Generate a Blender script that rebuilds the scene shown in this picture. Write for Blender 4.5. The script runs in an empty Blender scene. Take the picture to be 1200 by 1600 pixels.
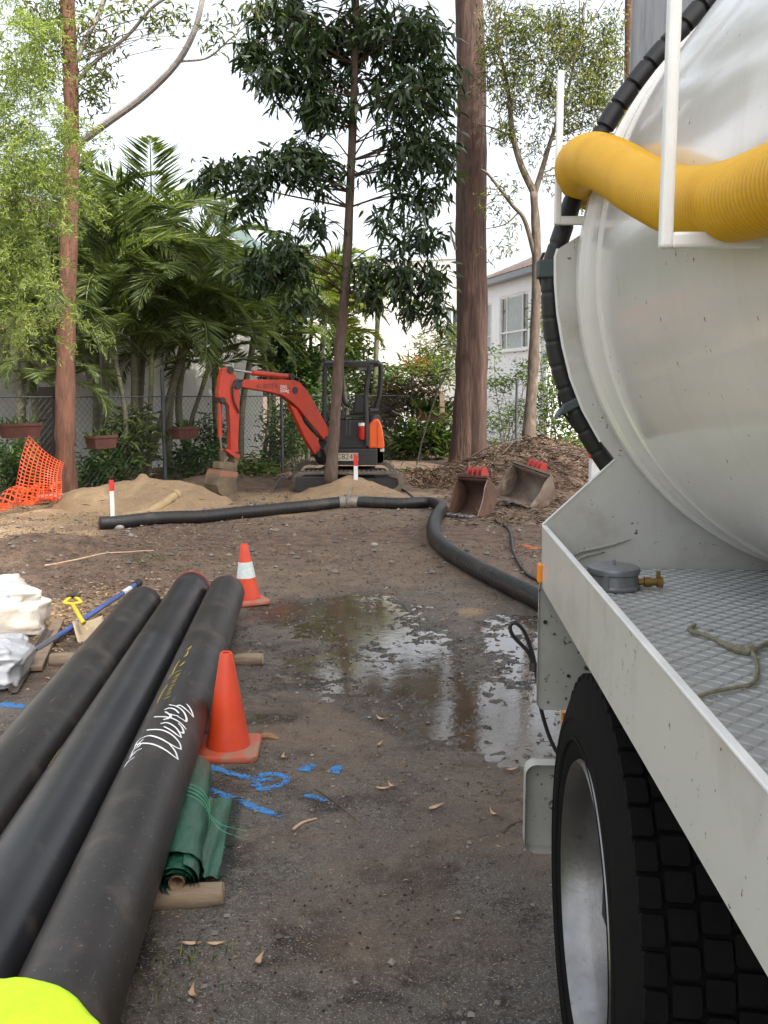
import bpy, bmesh, math, random
import numpy as np
from mathutils import Vector, Matrix
from mathutils.bvhtree import BVHTree

# ------------------------------------------------------------------ camera, world, sun, exposure
SC = bpy.context.scene
COL = SC.collection
FPX, CX, CY, CAMH = 1450.0, 600.0, 800.0, 1.6
PITCH = math.atan(185.0 / FPX)
cam_d = bpy.data.cameras.new('camera'); cam = bpy.data.objects.new('camera', cam_d); COL.objects.link(cam)
cam.location = (0, 0, CAMH); cam.rotation_euler = (math.pi / 2 - PITCH, 0, 0)
cam_d.sensor_fit = 'VERTICAL'; cam_d.sensor_height = 36; cam_d.sensor_width = 27
cam_d.lens = 36 * FPX / 1600.0; cam_d.clip_start = 0.05; cam_d.clip_end = 1500
SC.camera = cam
SUN_EL, SUN_AZ = math.radians(52), math.radians(140)      # azimuth clockwise from +Y: behind the camera, to the right
wd = bpy.data.worlds.new('World'); SC.world = wd; wd.use_nodes = True
nt = wd.node_tree; bg = nt.nodes['Background']
sky = nt.nodes.new('ShaderNodeTexSky'); sky.sky_type = 'NISHITA'; sky.sun_disc = False
sky.sun_elevation = SUN_EL; sky.sun_rotation = SUN_AZ; sky.dust_density = 6.0; sky.air_density = 1.2; sky.ozone_density = 1.0
hs = nt.nodes.new('ShaderNodeHueSaturation'); hs.inputs['Saturation'].default_value = 0.33
nt.links.new(sky.outputs[0], hs.inputs['Color']); nt.links.new(hs.outputs[0], bg.inputs['Color'])
bg.inputs['Strength'].default_value = 0.15
sun_d = bpy.data.lights.new('sun', 'SUN'); sun_d.energy = 2.2; sun_d.angle = math.radians(1.2); sun_d.color = (1, .95, .86)
sun = bpy.data.objects.new('sun', sun_d); COL.objects.link(sun)
sd = Vector((math.sin(SUN_AZ) * math.cos(SUN_EL), math.cos(SUN_AZ) * math.cos(SUN_EL), math.sin(SUN_EL)))
sun.rotation_euler = sd.to_track_quat('Z', 'Y').to_euler(); sun.location = sd * 60
SC.view_settings.view_transform = 'Standard'; SC.view_settings.look = 'None'
SC.view_settings.gamma = 1; SC.view_settings.use_curve_mapping = False
SC.view_settings.exposure = 1.62

# ------------------------------------------------------------------ pixel helpers (1200 x 1600 photograph)
CP, SP = math.cos(PITCH), math.sin(PITCH)
def ray(px, py):
    x, u = (px - CX) / FPX, (CY - py) / FPX
    return np.array([x, CP + u * SP, -SP + u * CP])
C0 = np.array([0, 0, CAMH])
def P(px, py, z=0.0):
    r = ray(px, py); t = (z - CAMH) / r[2]; return C0 + r * t
def PD(px, py, Y):
    r = ray(px, py); return C0 + r * (Y / r[1])
def PP(px, py, p0, n):
    r = ray(px, py); t = np.dot(np.asarray(p0) - C0, n) / np.dot(r, n); return C0 + r * t

# ------------------------------------------------------------------ numpy noise
def _hash(ix, iy, seed):
    h = (ix.astype(np.int64) * 374761393 + iy.astype(np.int64) * 668265263 + seed * 974711) & 0xffffffff
    h = ((h ^ (h >> 13)) * 1274126177) & 0xffffffff
    return ((h ^ (h >> 16)) & 0xffff) / 65535.0
def vnoise(x, y, seed=0):
    ix, iy = np.floor(x), np.floor(y); fx, fy = x - ix, y - iy
    fx = fx * fx * (3 - 2 * fx); fy = fy * fy * (3 - 2 * fy)
    a, b = _hash(ix, iy, seed), _hash(ix + 1, iy, seed); c, d = _hash(ix, iy + 1, seed), _hash(ix + 1, iy + 1, seed)
    return (a + (b - a) * fx) * (1 - fy) + (c + (d - c) * fx) * fy
def fbm(x, y, seed=0, octv=4, gain=.5):
    s = 0; a = 1; t = 0
    for i in range(octv):
        s = s + a * vnoise(x * 2 ** i, y * 2 ** i, seed + i * 7); t += a; a *= gain
    return s / t - .5
def sstep(a, b, x):
    t = np.clip((x - a) / (b - a), 0, 1); return t * t * (3 - 2 * t)

# ------------------------------------------------------------------ materials
def mat(name, col, rough=.6, col2=None, scale=8, detail=5, metal=0, bump=0, bscale=40, stretch=(1, 1, 1), spec=.5,
        lo=.35, hi=.65, coat=0, dirt=None, dscale=3, dlo=.55, dhi=.72, speck=None, streak=None):
    m = bpy.data.materials.new(name); m.use_nodes = True; t = m.node_tree; n = t.nodes; b = n['Principled BSDF']
    b.inputs['Roughness'].default_value = rough; b.inputs['Metallic'].default_value = metal
    b.inputs['Specular IOR Level'].default_value = spec
    if coat: b.inputs['Coat Weight'].default_value = coat; b.inputs['Coat Roughness'].default_value = .08
    tc = n.new('ShaderNodeTexCoord'); mp = n.new('ShaderNodeMapping'); mp.inputs['Scale'].default_value = stretch
    t.links.new(tc.outputs['Object'], mp.inputs['Vector'])
    out = None
    def noise(sc, det=detail):
        q = n.new('ShaderNodeTexNoise'); q.inputs['Scale'].default_value = sc; q.inputs['Detail'].default_value = det
        q.inputs['Roughness'].default_value = .6; t.links.new(mp.outputs[0], q.inputs['Vector']); return q
    def mix(fac, c1, c2):
        x = n.new('ShaderNodeMix'); x.data_type = 'RGBA'; t.links.new(fac, x.inputs[0])
        for c, i in ((c1, 6), (c2, 7)):
            if isinstance(c, tuple): x.inputs[i].default_value = (*c, 1)
            else: t.links.new(c, x.inputs[i])
        return x.outputs[2]
    def rng(src, a, c):
        r = n.new('ShaderNodeMapRange'); r.inputs[1].default_value = a; r.inputs[2].default_value = c
        t.links.new(src, r.inputs[0]); return r.outputs[0]
    if col2 is None: col2 = tuple(c * .82 for c in col)
    q = noise(scale); out = mix(rng(q.outputs[0], lo, hi), col, col2)
    rr = n.new('ShaderNodeMapRange'); rr.inputs[3].default_value = rough * .85; rr.inputs[4].default_value = min(1, rough * 1.2)
    t.links.new(q.outputs[0], rr.inputs[0]); t.links.new(rr.outputs[0], b.inputs['Roughness'])
    if dirt:
        q2 = noise(dscale, 8); out = mix(rng(q2.outputs[0], dlo, dhi), out, dirt)
    if speck:
        q4 = noise(speck[1], 3); out = mix(rng(q4.outputs[0], speck[2], speck[2] + .035), out, speck[0])
    if streak:
        mp2 = n.new('ShaderNodeMapping'); mp2.inputs['Scale'].default_value = streak[1]; t.links.new(tc.outputs['Object'], mp2.inputs['Vector'])
        q5 = n.new('ShaderNodeTexNoise'); q5.inputs['Scale'].default_value = 1; q5.inputs['Detail'].default_value = 7; q5.inputs['Roughness'].default_value = .65; t.links.new(mp2.outputs[0], q5.inputs['Vector'])
        out = mix(rng(q5.outputs[0], streak[2], streak[3]), out, streak[0])
    t.links.new(out, b.inputs['Base Color'])
    if bump:
        q3 = noise(bscale, 6); bp = n.new('ShaderNodeBump'); bp.inputs['Strength'].default_value = 1
        bp.inputs['Distance'].default_value = bump; t.links.new(q3.outputs[0], bp.inputs['Height'])
        t.links.new(bp.outputs[0], b.inputs['Normal'])
    return m
def leafmat(name, cols, rough=.45, trans=.35, tcol=None, spec=.4):
    m = bpy.data.materials.new(name); m.use_nodes = True; t = m.node_tree; n = t.nodes; b = n['Principled BSDF']
    a = n.new('ShaderNodeAttribute'); a.attribute_name = 'rnd'
    r = n.new('ShaderNodeValToRGB'); e = r.color_ramp.elements
    for i, c in enumerate(cols):
        q = e[i] if i < 2 else e.new(1)
        q.position = i / (len(cols) - 1); q.color = (*c, 1)
    t.links.new(a.outputs['Fac'], r.inputs[0]); t.links.new(r.outputs[0], b.inputs['Base Color'])
    b.inputs['Roughness'].default_value = rough; b.inputs['Specular IOR Level'].default_value = spec
    if trans:
        tr = n.new('ShaderNodeBsdfTranslucent'); g = n.new('ShaderNodeMix'); g.data_type = 'RGBA'; g.blend_type = 'MULTIPLY'
        g.inputs[0].default_value = 1; g.inputs[7].default_value = (*(tcol or (1.6, 1.7, .7)), 1)
        t.links.new(r.outputs[0], g.inputs[6]); t.links.new(g.outputs[2], tr.inputs['Color'])
        ms = n.new('ShaderNodeMixShader'); ms.inputs[0].default_value = trans
        t.links.new(b.outputs[0], ms.inputs[1]); t.links.new(tr.outputs[0], ms.inputs[2])
        t.links.new(ms.outputs[0], n['Material Output'].inputs[0])
    return m

# ------------------------------------------------------------------ mesh builder
ORG = {}
def U(v):
    v = np.asarray(v, float); return v / (np.linalg.norm(v) + 1e-12)
class MB:
    def __init__(s): s.V = []; s.F = []; s.n = 0; s.R = None
    def add(s, V, F):
        V = np.asarray(V, float).reshape(-1, 3); s.V.append(V)
        s.F += [tuple(i + s.n for i in f) for f in F]; s.n += len(V); return s
    def box(s, c, size, ax=None):
        c = np.asarray(c, float); h = np.asarray(size, float) / 2
        A = np.eye(3) if ax is None else np.array([U(a) for a in ax])
        V = [c + A[0] * h[0] * i + A[1] * h[1] * j + A[2] * h[2] * k for i in (-1, 1) for j in (-1, 1) for k in (-1, 1)]
        return s.add(V, [(0, 1, 3, 2), (4, 6, 7, 5), (0, 4, 5, 1), (2, 3, 7, 6), (0, 2, 6, 4), (1, 5, 7, 3)])
    def bar(s, a, b, w, h=None, up=(0, 0, 1)):
        a, b = np.asarray(a, float), np.asarray(b, float); d = U(b - a); x = U(np.cross(d, up))
        if np.linalg.norm(np.cross(d, up)) < 1e-6: x = np.array([1., 0, 0])
        y = np.cross(x, d)
        return s.box((a + b) / 2, (np.linalg.norm(b - a), w, h or w), (d, x, y))
    def prism(s, poly, t):
        p = np.asarray(poly, float); t = np.asarray(t, float); n = len(p)
        F = [tuple(range(n - 1, -1, -1)), tuple(range(n, 2 * n))] + [(i, (i + 1) % n, n + (i + 1) % n, n + i) for i in range(n)]
        return s.add(np.vstack([p - t / 2, p + t / 2]), F)
    def tube(s, pts, rad, seg=10, cap=True):
        p = np.asarray(pts, float); n = len(p); r = np.broadcast_to(np.asarray(rad, float), (n,))
        T = np.gradient(p, axis=0); T /= np.linalg.norm(T, axis=1)[:, None] + 1e-12
        ref = np.array([0, 0, 1.]) if abs(T[0][2]) < .9 else np.array([1., 0, 0])
        x = U(np.cross(T[0], ref)); V = []
        an = np.arange(seg) / seg * 2 * math.pi
        for i in range(n):
            x = U(x - T[i] * np.dot(x, T[i])); y = np.cross(T[i], x)
            V.append(p[i] + r[i] * (np.cos(an)[:, None] * x + np.sin(an)[:, None] * y))
        F = [(i * seg + j, i * seg + (j + 1) % seg, (i + 1) * seg + (j + 1) % seg, (i + 1) * seg + j) for i in range(n - 1) for j in range(seg)]
        if cap: F += [tuple(range(seg - 1, -1, -1)), tuple((n - 1) * seg + j for j in range(seg))]
        return s.add(np.vstack(V), F)
    def lathe(s, prof, o, axis, seg=32, ref=None, a0=0, a1=2 * math.pi):
        o = np.asarray(o, float); ax = U(axis)
        x = U(np.cross(ax, ref if ref is not None else ((0, 0, 1) if abs(ax[2]) < .9 else (1, 0, 0)))); y = np.cross(ax, x)
        full = abs(a1 - a0 - 2 * math.pi) < 1e-6; m = seg if full else seg + 1
        an = a0 + (a1 - a0) * np.arange(m) / seg
        V = [o + ax * a + r * (np.cos(an)[:, None] * x + np.sin(an)[:, None] * y) for a, r in prof]
        F = [(i * m + j, i * m + (j + 1) % m, (i + 1) * m + (j + 1) % m, (i + 1) * m + j) for i in range(len(prof) - 1) for j in range(m if full else m - 1)]
        return s.add(np.vstack(V), F)
    def grid(s, G):
        G = np.asarray(G, float); a, b = G.shape[:2]
        return s.add(G.reshape(-1, 3), [(i * b + j, i * b + j + 1, (i + 1) * b + j + 1, (i + 1) * b + j) for i in range(a - 1) for j in range(b - 1)])
    def verts(s): return np.vstack(s.V)
def spline(pts, n=8):
    p = np.asarray(pts, float); q = np.vstack([2 * p[0] - p[1], p, 2 * p[-1] - p[-2]]); out = []
    for i in range(1, len(q) - 2):
        for k in range(n):
            t = k / n; a, b, c, d = q[i - 1], q[i], q[i + 1], q[i + 2]
            out.append(.5 * (2 * b + (c - a) * t + (2 * a - 5 * b + 4 * c - d) * t * t + (3 * b - a - 3 * c + d) * t ** 3))
    out.append(p[-1]); return np.array(out)
def tag(o, label=None, cat=None, group=None, kind=None):
    for k, v in (('label', label), ('category', cat), ('group', group), ('kind', kind)):
        if v: o[k] = v
    return o
def setparent(o, parent, org):
    o.parent = parent
    ORG[o] = org
def build(name, mb, m, parent=None, loc=None, smooth=True, angle=38, bevel=0, label=None, cat=None, group=None, kind=None, rnd=None):
    if isinstance(mb, MB): V, F = mb.verts(), mb.F
    else: V, F = mb
    if parent is not None: org = ORG[parent]
    elif loc is not None: org = np.asarray(loc, float)
    else: org = np.array([*(V[:, :2].min(0) + V[:, :2].max(0)) / 2, V[:, 2].min()])
    me = bpy.data.meshes.new(name)
    W = V - org
    if isinstance(F, np.ndarray):
        k = F.shape[1]; me.vertices.add(len(W)); me.vertices.foreach_set('co', W.astype(np.float32).ravel())
        me.loops.add(F.size); me.loops.foreach_set('vertex_index', F.astype(np.int32).ravel())
        me.polygons.add(len(F)); me.polygons.foreach_set('loop_start', np.arange(0, F.size, k, dtype=np.int32))
        me.update(calc_edges=True); me.validate()
    else: me.from_pydata(W.tolist(), [], F)
    if smooth:
        me.polygons.foreach_set('use_smooth', np.ones(len(me.polygons), bool))
        if angle < 180: me.set_sharp_from_angle(angle=math.radians(angle))
    if rnd is not None:
        at = me.attributes.new('rnd', 'FLOAT', 'POINT'); at.data.foreach_set('value', np.asarray(rnd, np.float32))
    me.materials.append(m); o = bpy.data.objects.new(name, me); COL.objects.link(o)
    if isinstance(mb, MB) and not isinstance(F, np.ndarray):
        bm = bmesh.new(); bm.from_mesh(me); bmesh.ops.recalc_face_normals(bm, faces=bm.faces); bm.to_mesh(me); bm.free()
    if parent is not None: o.parent = parent
    else: o.location = org
    ORG[o] = org
    if bevel:
        b = o.modifiers.new('bevel', 'BEVEL'); b.width = bevel; b.segments = 2; b.limit_method = 'ANGLE'; b.angle_limit = math.radians(40)
    return tag(o, label, cat, group, kind)
def thing(name, loc, label, cat, group=None):
    o = bpy.data.objects.new(name, None); COL.objects.link(o); o.location = loc; o.empty_display_size = .1
    ORG[o] = np.asarray(loc, float); return tag(o, label, cat, group)
def text_verts(txt, size):
    c = bpy.data.curves.new('t', 'FONT'); c.body = txt; c.size = size; c.align_x = 'CENTER'; c.align_y = 'CENTER'
    o = bpy.data.objects.new('t', c); COL.objects.link(o); dg = bpy.context.evaluated_depsgraph_get()
    me = o.evaluated_get(dg).to_mesh(); V = np.array([v.co[:] for v in me.vertices]); F = [tuple(p.vertices) for p in me.polygons]
    o.evaluated_get(dg).to_mesh_clear(); bpy.data.objects.remove(o); bpy.data.curves.remove(c); return V, F
def text_on(txt, size, o, ex, ey, m, name, parent):
    V, F = text_verts(txt, size); b = MB(); b.add(np.asarray(o) + V[:, :1] * U(ex) + V[:, 1:2] * U(ey), F)
    return build(name, b, m, parent, smooth=False)
rs = np.random.RandomState(5)

# ------------------------------------------------------------------ leaves
def leaves(pos, dirs, L, Wd, curl=.15, six=False):
    """leaf blades: folded lance-shaped faces -> (V, F, rnd)"""
    n = len(pos); d = dirs / (np.linalg.norm(dirs, axis=1)[:, None] + 1e-9)
    up = rs.normal(size=(n, 3)) * .6 + np.array([0, 0, 1.]); s = np.cross(d, up); s /= np.linalg.norm(s, axis=1)[:, None] + 1e-9
    nn = np.cross(s, d); L = np.broadcast_to(L, (n,))[:, None]; Wd = np.broadcast_to(Wd, (n,))[:, None]; r = rs.rand(n)
    if six:
        V = np.stack([pos, pos + d * L * .35 - s * Wd * .5 + nn * L * curl * .3, pos + d * L * .35 + s * Wd * .5 + nn * L * curl * .3,
                      pos + d * L * .72 - s * Wd * .36, pos + d * L * .72 + s * Wd * .36, pos + d * L - nn * L * curl], 1)
        T = np.array([[0, 2, 1], [1, 2, 4], [1, 4, 3], [3, 4, 5]]); k = 6
    else:
        V = np.stack([pos, pos + d * L * .45 - s * Wd * .5 + nn * L * curl, pos + d * L, pos + d * L * .45 + s * Wd * .5 + nn * L * curl], 1)
        T = np.array([[0, 2, 1], [0, 3, 2]]); k = 4
    F = (np.arange(n)[:, None, None] * k + T[None]).reshape(-1, 3)
    return V.reshape(-1, 3), F, np.repeat(r, k)
def blob_pts(blobs, dens):
    """blobs: px, py, rx, ry, Y, dY -> cluster points in the world, tight in rough clumps"""
    out = []
    for (px, py, rx, ry, Y, dY, *k) in blobs:
        n = max(3, int(rx * ry * dens * (k[0] if k else 1)))
        q = rs.normal(size=(n, 3)); q /= np.linalg.norm(q, axis=1)[:, None]; q *= rs.rand(n, 1) ** (1 / 2.2)
        for a, b, c in q: out.append(PD(px + a * rx, py + b * ry, Y + c * dY))
    return np.array(out)
def whorl(c, k, spread, L, Wd, droop, six=False, jit=.3):
    n = len(c); pos = np.repeat(c, k, 0) + rs.normal(size=(n * k, 3)) * spread
    d = rs.normal(size=(n * k, 3)); d[:, 2] = d[:, 2] * .5 - droop
    return leaves(pos, d, L * (1 + jit * rs.uniform(-1, 1, n * k)), Wd * (1 + jit * rs.uniform(-1, 1, n * k)), six=six)

# ------------------------------------------------------------------ ground
def wetness(x, y):
    w = np.zeros_like(x)
    for (px, py, rx, ry, k) in ((800, 1120, .42, .62, 1.0), (690, 1120, .30, .45, .9), (560, 965, .50, .75, .9), (620, 1010, .5, .8, .75),
                                (830, 1010, .38, .9, .8), (560, 1050, .6, .6, .6), (640, 1060, .5, .7, .7), (850, 1060, .35, .8, .7),
                                (480, 960, .45, .6, .55), (400, 1125, .28, .10, .6), (880, 1130, .3, .6, .9)):
        c = P(px, py); w = np.maximum(w, k * np.exp(-((x - c[0]) / rx) ** 2 - ((y - c[1]) / ry) ** 2))
    return w
MOUNDS = []
def ground_h(x, y):
    x = np.asarray(x, float); y = np.asarray(y, float)
    far = sstep(7.5, 10, y + .5 * np.abs(x + .2) * (x < -1.2))
    h = .016 + .010 * fbm(x * .9, y * .9, 3) + .003 * fbm(x * 14, y * 14, 5, 3)
    h = h + far * (.07 * fbm(x * .7, y * .7, 11, 5) + .03 * fbm(x * 4, y * 4, 12, 3))
    mul = sstep(-1.6, -2.4, x) * sstep(4.5, 6, y)
    h = h + mul * (.05 * fbm(x * 2.2, y * 2.2, 15, 5))
    w = wetness(x, y); rough = fbm(x * 3.2, y * 3.2, 21, 5, .62)
    h = h + w * (-.030 + .042 * rough) + w * .075 * fbm(x * 19, y * 19, 25, 3, .75)
    # dark bark heap at the left edge
    c = P(30, 868); h = h + .16 * np.exp(-((x - c[0]) / 1.0) ** 2 - ((y - c[1]) / .55) ** 2) * (1 + 1.2 * fbm(x * 3, y * 3, 31))
    return h
def axis(fine, lo, hi, g=1.16):
    a = list(fine); s = fine[-1] - fine[-2]; v = fine[-1]
    while v < hi: s *= g; v += s; a.append(v)
    s = fine[1] - fine[0]; v = fine[0]; pre = []
    while v > lo: s *= g; v -= s; pre.append(v)
    return np.array(pre[::-1] + a)
gx = axis(np.arange(-3.2, 2.2, .022), -260, 260)
gy = axis(np.concatenate([np.arange(1.3, 9, .025), np.arange(9, 25, .075)]), -60, 420)
GX, GY = np.meshgrid(gx, gy); GZ = ground_h(GX, GY)
nx, ny = len(gx), len(gy); ii = (np.arange(ny - 1)[:, None] * nx + np.arange(nx - 1)[None]).ravel()
GF = np.stack([ii, ii + 1, ii + nx + 1, ii + nx], 1)
def ground_mat():
    m = bpy.data.materials.new('ground_soil_and_asphalt'); m.use_nodes = True; t = m.node_tree; n = t.nodes; b = n['Principled BSDF']
    tc = n.new('ShaderNodeTexCoord')
    def att(k):
        a = n.new('ShaderNodeAttribute'); a.attribute_name = k; return a.outputs['Fac']
    def noise(s, d=6, r=.6):
        q = n.new('ShaderNodeTexNoise'); q.inputs['Scale'].default_value = s; q.inputs['Detail'].default_value = d; q.inputs['Roughness'].default_value = r
        t.links.new(tc.outputs['Object'], q.inputs['Vector']); return q.outputs[0]
    def rng(s, a, c, lo=0, hi=1):
        r = n.new('ShaderNodeMapRange'); r.inputs[1].default_value = a; r.inputs[2].default_value = c; r.inputs[3].default_value = lo; r.inputs[4].default_value = hi
        t.links.new(s, r.inputs[0]); return r.outputs[0]
    def mix(f, a, c):
        x = n.new('ShaderNodeMix'); x.data_type = 'RGBA'
        if isinstance(f, float): x.inputs[0].default_value = f
        else: t.links.new(f, x.inputs[0])
        for v, i in ((a, 6), (c, 7)):
            if isinstance(v, tuple): x.inputs[i].default_value = (*v, 1)
            else: t.links.new(v, x.inputs[i])
        return x.outputs[2]
    def ma(op, a, c):
        x = n.new('ShaderNodeMath'); x.operation = op
        for v, i in ((a, 0), (c, 1)):
            if isinstance(v, (int, float)): x.inputs[i].default_value = v
            else: t.links.new(v, x.inputs[i])
        return x.outputs[0]
    vo = n.new('ShaderNodeTexVoronoi'); vo.inputs['Scale'].default_value = 95; t.links.new(tc.outputs['Object'], vo.inputs['Vector'])
    asph = mix(rng(vo.outputs['Color'], .2, .9), (.060, .055, .048), (.155, .140, .120))
    asph = mix(rng(noise(5), .42, .62), asph, (.105, .090, .074))
    asph = mix(rng(noise(1.6, 8, .7), .5, .66), asph, (.150, .124, .095))
    asph = mix(rng(noise(2.7, 8, .75), .50, .60), asph, (.026, .020, .017))
    asph = mix(rng(noise(170, 2), .60, .66), asph, (.30, .28, .25))
    dirt = mix(rng(noise(3.5, 8, .7), .36, .64), (.195, .135, .090), (.090, .061, .043))
    dirt = mix(rng(noise(30, 6, .7), .48, .7), dirt, (.20, .145, .098))
    mulch = mix(rng(noise(6, 8, .75), .38, .62), (.175, .112, .075), (.065, .043, .031))
    sand = mix(rng(noise(4, 8, .7), .35, .68), (.30, .205, .118), (.20, .135, .078))
    sand = mix(rng(noise(45, 4), .5, .8), sand, (.36, .26, .16))
    c = mix(att('dirt'), asph, dirt); c = mix(att('mulch'), c, mulch); c = mix(att('sand'), c, sand)
    wet = att('wet'); dk = mix(1.0, c, (.0, .0, .0))
    x = n.new('ShaderNodeMix'); x.data_type = 'RGBA'; x.blend_type = 'MULTIPLY'; t.links.new(wet, x.inputs[0]); t.links.new(c, x.inputs[6]); x.inputs[7].default_value = (.36, .34, .31, 1)
    t.links.new(x.outputs[2], b.inputs['Base Color'])
    t.links.new(rng(wet, .1, .8, .88, .10), b.inputs['Roughness']); b.inputs['Specular IOR Level'].default_value = .45
    hgt = ma('ADD', ma('MULTIPLY', vo.outputs['Distance'], .4), noise(60, 6, .7))
    bp = n.new('ShaderNodeBump'); bp.inputs['Strength'].default_value = .9; bp.inputs['Distance'].default_value = .016
    t.links.new(hgt, bp.inputs['Height']); t.links.new(bp.outputs[0], b.inputs['Normal'])
    return m
M_ground = ground_mat()
def add_masks(o, x, y, **kw):
    me = o.data; w = wetness(x, y); n1 = fbm(x * 1.3, y * 1.3, 41); n2 = fbm(x * 5, y * 5, 42)
    wet = np.clip(sstep(.12, .48, w + .5 * n2 + .2 * n1), 0, 1)
    dirt = sstep(5.4, 8.2, y + 3.0 * n1 + 1.2 * n2) * .95
    dirt = np.maximum(dirt, sstep(.5, .72, fbm(x * .8, y * 1.1, 47) + .5) * .7)
    mul = sstep(-1.2, -2.2, x + .8 * n1 - .0) * sstep(4.2, 5.4, y) * sstep(12.5, 10.5, y + 1.5 * n1) * sstep(.30, .55, n2 + .55)
    mul = np.maximum(mul, sstep(.36, .60, fbm(x * .6, y * 1.2, 52) + .5 + .05 * (y > 12)) * sstep(8, 9.5, y))
    mul = np.maximum(mul, sstep(15.2, 16.5, y + n1))
    sand = np.zeros_like(x)
    for (px, py, rx, ry, k) in ((150, 800, 2.6, 1.3, 1.2), (330, 800, 1.6, 1.0, .9), (480, 780, 1.9, 1.1, 1.), (590, 775, 1.4, .8, .9), (90, 960, .55, .8, .8), (170, 950, .35, .8, .8), (20, 835, 1.6, .9, .8), (735, 957, .16, .22, .85), (600, 1075, .10, .14, .6)):
        c = P(px, py); sand = np.maximum(sand, k * np.exp(-((x - c[0]) / rx) ** 2 - ((y - c[1]) / ry) ** 2))
    sand = sstep(.32, .72, sand + .55 * n2 + .3 * n1)
    d = dict(wet=wet, dirt=dirt, mulch=mul, sand=sand)
    for k, v in d.items():
        v = np.broadcast_to(kw.get(k, v), x.shape)
        a = me.attributes.new(k, 'FLOAT', 'POINT'); a.data.foreach_set('value', v.astype(np.float32).ravel())
g = build('ground', (np.stack([GX, GY, GZ], -1).reshape(-1, 3), GF), M_ground, loc=(0, 0, 0), angle=180, kind='structure',
          label='trampled dirt track with worn asphalt in front')
add_masks(g, GX.ravel(), GY.ravel())
# puddle water
M_water = mat('muddy_water', (.085, .062, .040), .03, (.05, .037, .025), scale=2, spec=1.0, bump=.0009, bscale=12)
c0, c1 = P(380, 925), P(900, 1215)
qx = np.linspace(-1.5, 1.35, 40); qy = np.linspace(3.6, 8.0, 60); QX, QY = np.meshgrid(qx, qy)
b = MB(); b.grid(np.stack([QX, QY, np.full_like(QX, .0035)], -1))
build('puddle', b, M_water, kind='structure', label='shallow muddy puddle in the middle of the track')

# mounds of spoil: own meshes laid on the ground
def mound(name, cx, cy, rx, ry, h, seed, lump, kw, label, step=.05, peaks=()):
    x = np.arange(-rx * 1.15, rx * 1.15 + step, step); y = np.arange(-ry * 1.15, ry * 1.15 + step, step); X, Y = np.meshgrid(x, y)
    def hf(X, Y):
        r = np.sqrt((X / rx) ** 2 + (Y / ry) ** 2) + .35 * fbm(X * 1.4, Y * 1.4, seed)
        z = h * np.clip(1 - r, 0, 1) ** .85
        for (dx, dy, rr, ph) in peaks: z = np.maximum(z, ph * np.clip(1.1 - np.sqrt((X - dx) ** 2 + (Y - dy) ** 2) / rr, 0, 1))
        e = sstep(0, .12, 1 - r)
        return z + e * lump * (fbm(X * 3, Y * 3, seed + 1, 5, .65)) - .07 * (1 - sstep(-.02, .1, 1 - r))
    Z = hf(X, Y) + ground_h(X + cx, Y + cy)
    n, m_ = X.shape; ii = (np.arange(n - 1)[:, None] * m_ + np.arange(m_ - 1)[None]).ravel()
    o = build(name, (np.stack([X + cx, Y + cy, Z], -1).reshape(-1, 3), np.stack([ii, ii + 1, ii + m_ + 1, ii + m_], 1)), M_ground, loc=(cx, cy, 0), angle=180, kind='structure', label=label)
    add_masks(o, (X + cx).ravel(), (Y + cy).ravel(), **kw)
    MOUNDS.append((cx, cy, rx, ry, hf)); return o
def H(x, y):
    z = float(ground_h(x, y)); g0 = z
    for (cx, cy, rx, ry, hf) in MOUNDS:
        if abs(x - cx) < rx * 1.1 and abs(y - cy) < ry * 1.1: z = max(z, g0 + float(hf(np.array(x - cx), np.array(y - cy))))
    return z
SAND = dict(wet=0., dirt=1., mulch=0., sand=1.); MUL = dict(wet=0., dirt=1., mulch=.8, sand=0.)
c = P(205, 800); mound('sand_mound', c[0], 13.3, 1.35, 1.0, .40, 61, .11, SAND, 'heap of tan sand behind the white peg on the left', peaks=((-.05, .1, .4, .42),))
c = P(545, 775); mound('sand_mound', c[0] + .05, 13.85, 1.05, .75, .36, 71, .11, SAND, 'heap of tan sand at the foot of the slim tree by the digger')
mound('mulch_mound', 2.85, 17.4, 2.1, 1.7, .76, 81, .16, MUL, 'tall heap of bark mulch and sticks right of the big trunk', step=.06)
mound('soil_bank', -2.6, 16.3, 1.7, .9, .20, 91, .12, MUL, 'dark soil bank beneath the digger arm', step=.06)

# ------------------------------------------------------------------ loose litter (nobody could count it)
def flakes(n, reg, Lr, Wr, m, name, label, zoff=.006, tilt=.2, curl=.09, keep=None):
    x = rs.uniform(reg[0], reg[1], n * 3); y = rs.uniform(reg[2], reg[3], n * 3)
    if keep is not None:
        k = rs.rand(n * 3) < keep(x, y); x, y = x[k], y[k]
    x, y = x[:n], y[:n]; n = len(x); z = ground_h(x, y) + zoff
    for (cx, cy, rx, ry, hf) in MOUNDS:
        inn = (np.abs(x - cx) < rx * 1.1) & (np.abs(y - cy) < ry * 1.1)
        z = np.where(inn, np.maximum(z, ground_h(x, y) + hf(x - cx, y - cy) + zoff), z)
    a = rs.rand(n) * 6.283; d = np.stack([np.cos(a), np.sin(a), rs.normal(size=n) * tilt], 1)
    V, F, r = leaves(np.stack([x, y, z], 1), d, rs.uniform(*Lr, n), rs.uniform(*Wr, n), curl=curl)
    return build(name, (V, F), m, loc=(0, 0, 0), smooth=False, rnd=r, kind='stuff', label=label)
M_litter = leafmat('dry_leaf_litter', [(.035, .022, .015), (.10, .06, .038), (.20, .13, .08), (.42, .31, .2)], .75, 0)
M_chip = leafmat('pale_wood_chips', [(.14, .085, .05), (.30, .20, .115), (.48, .36, .22)], .8, 0)
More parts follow.
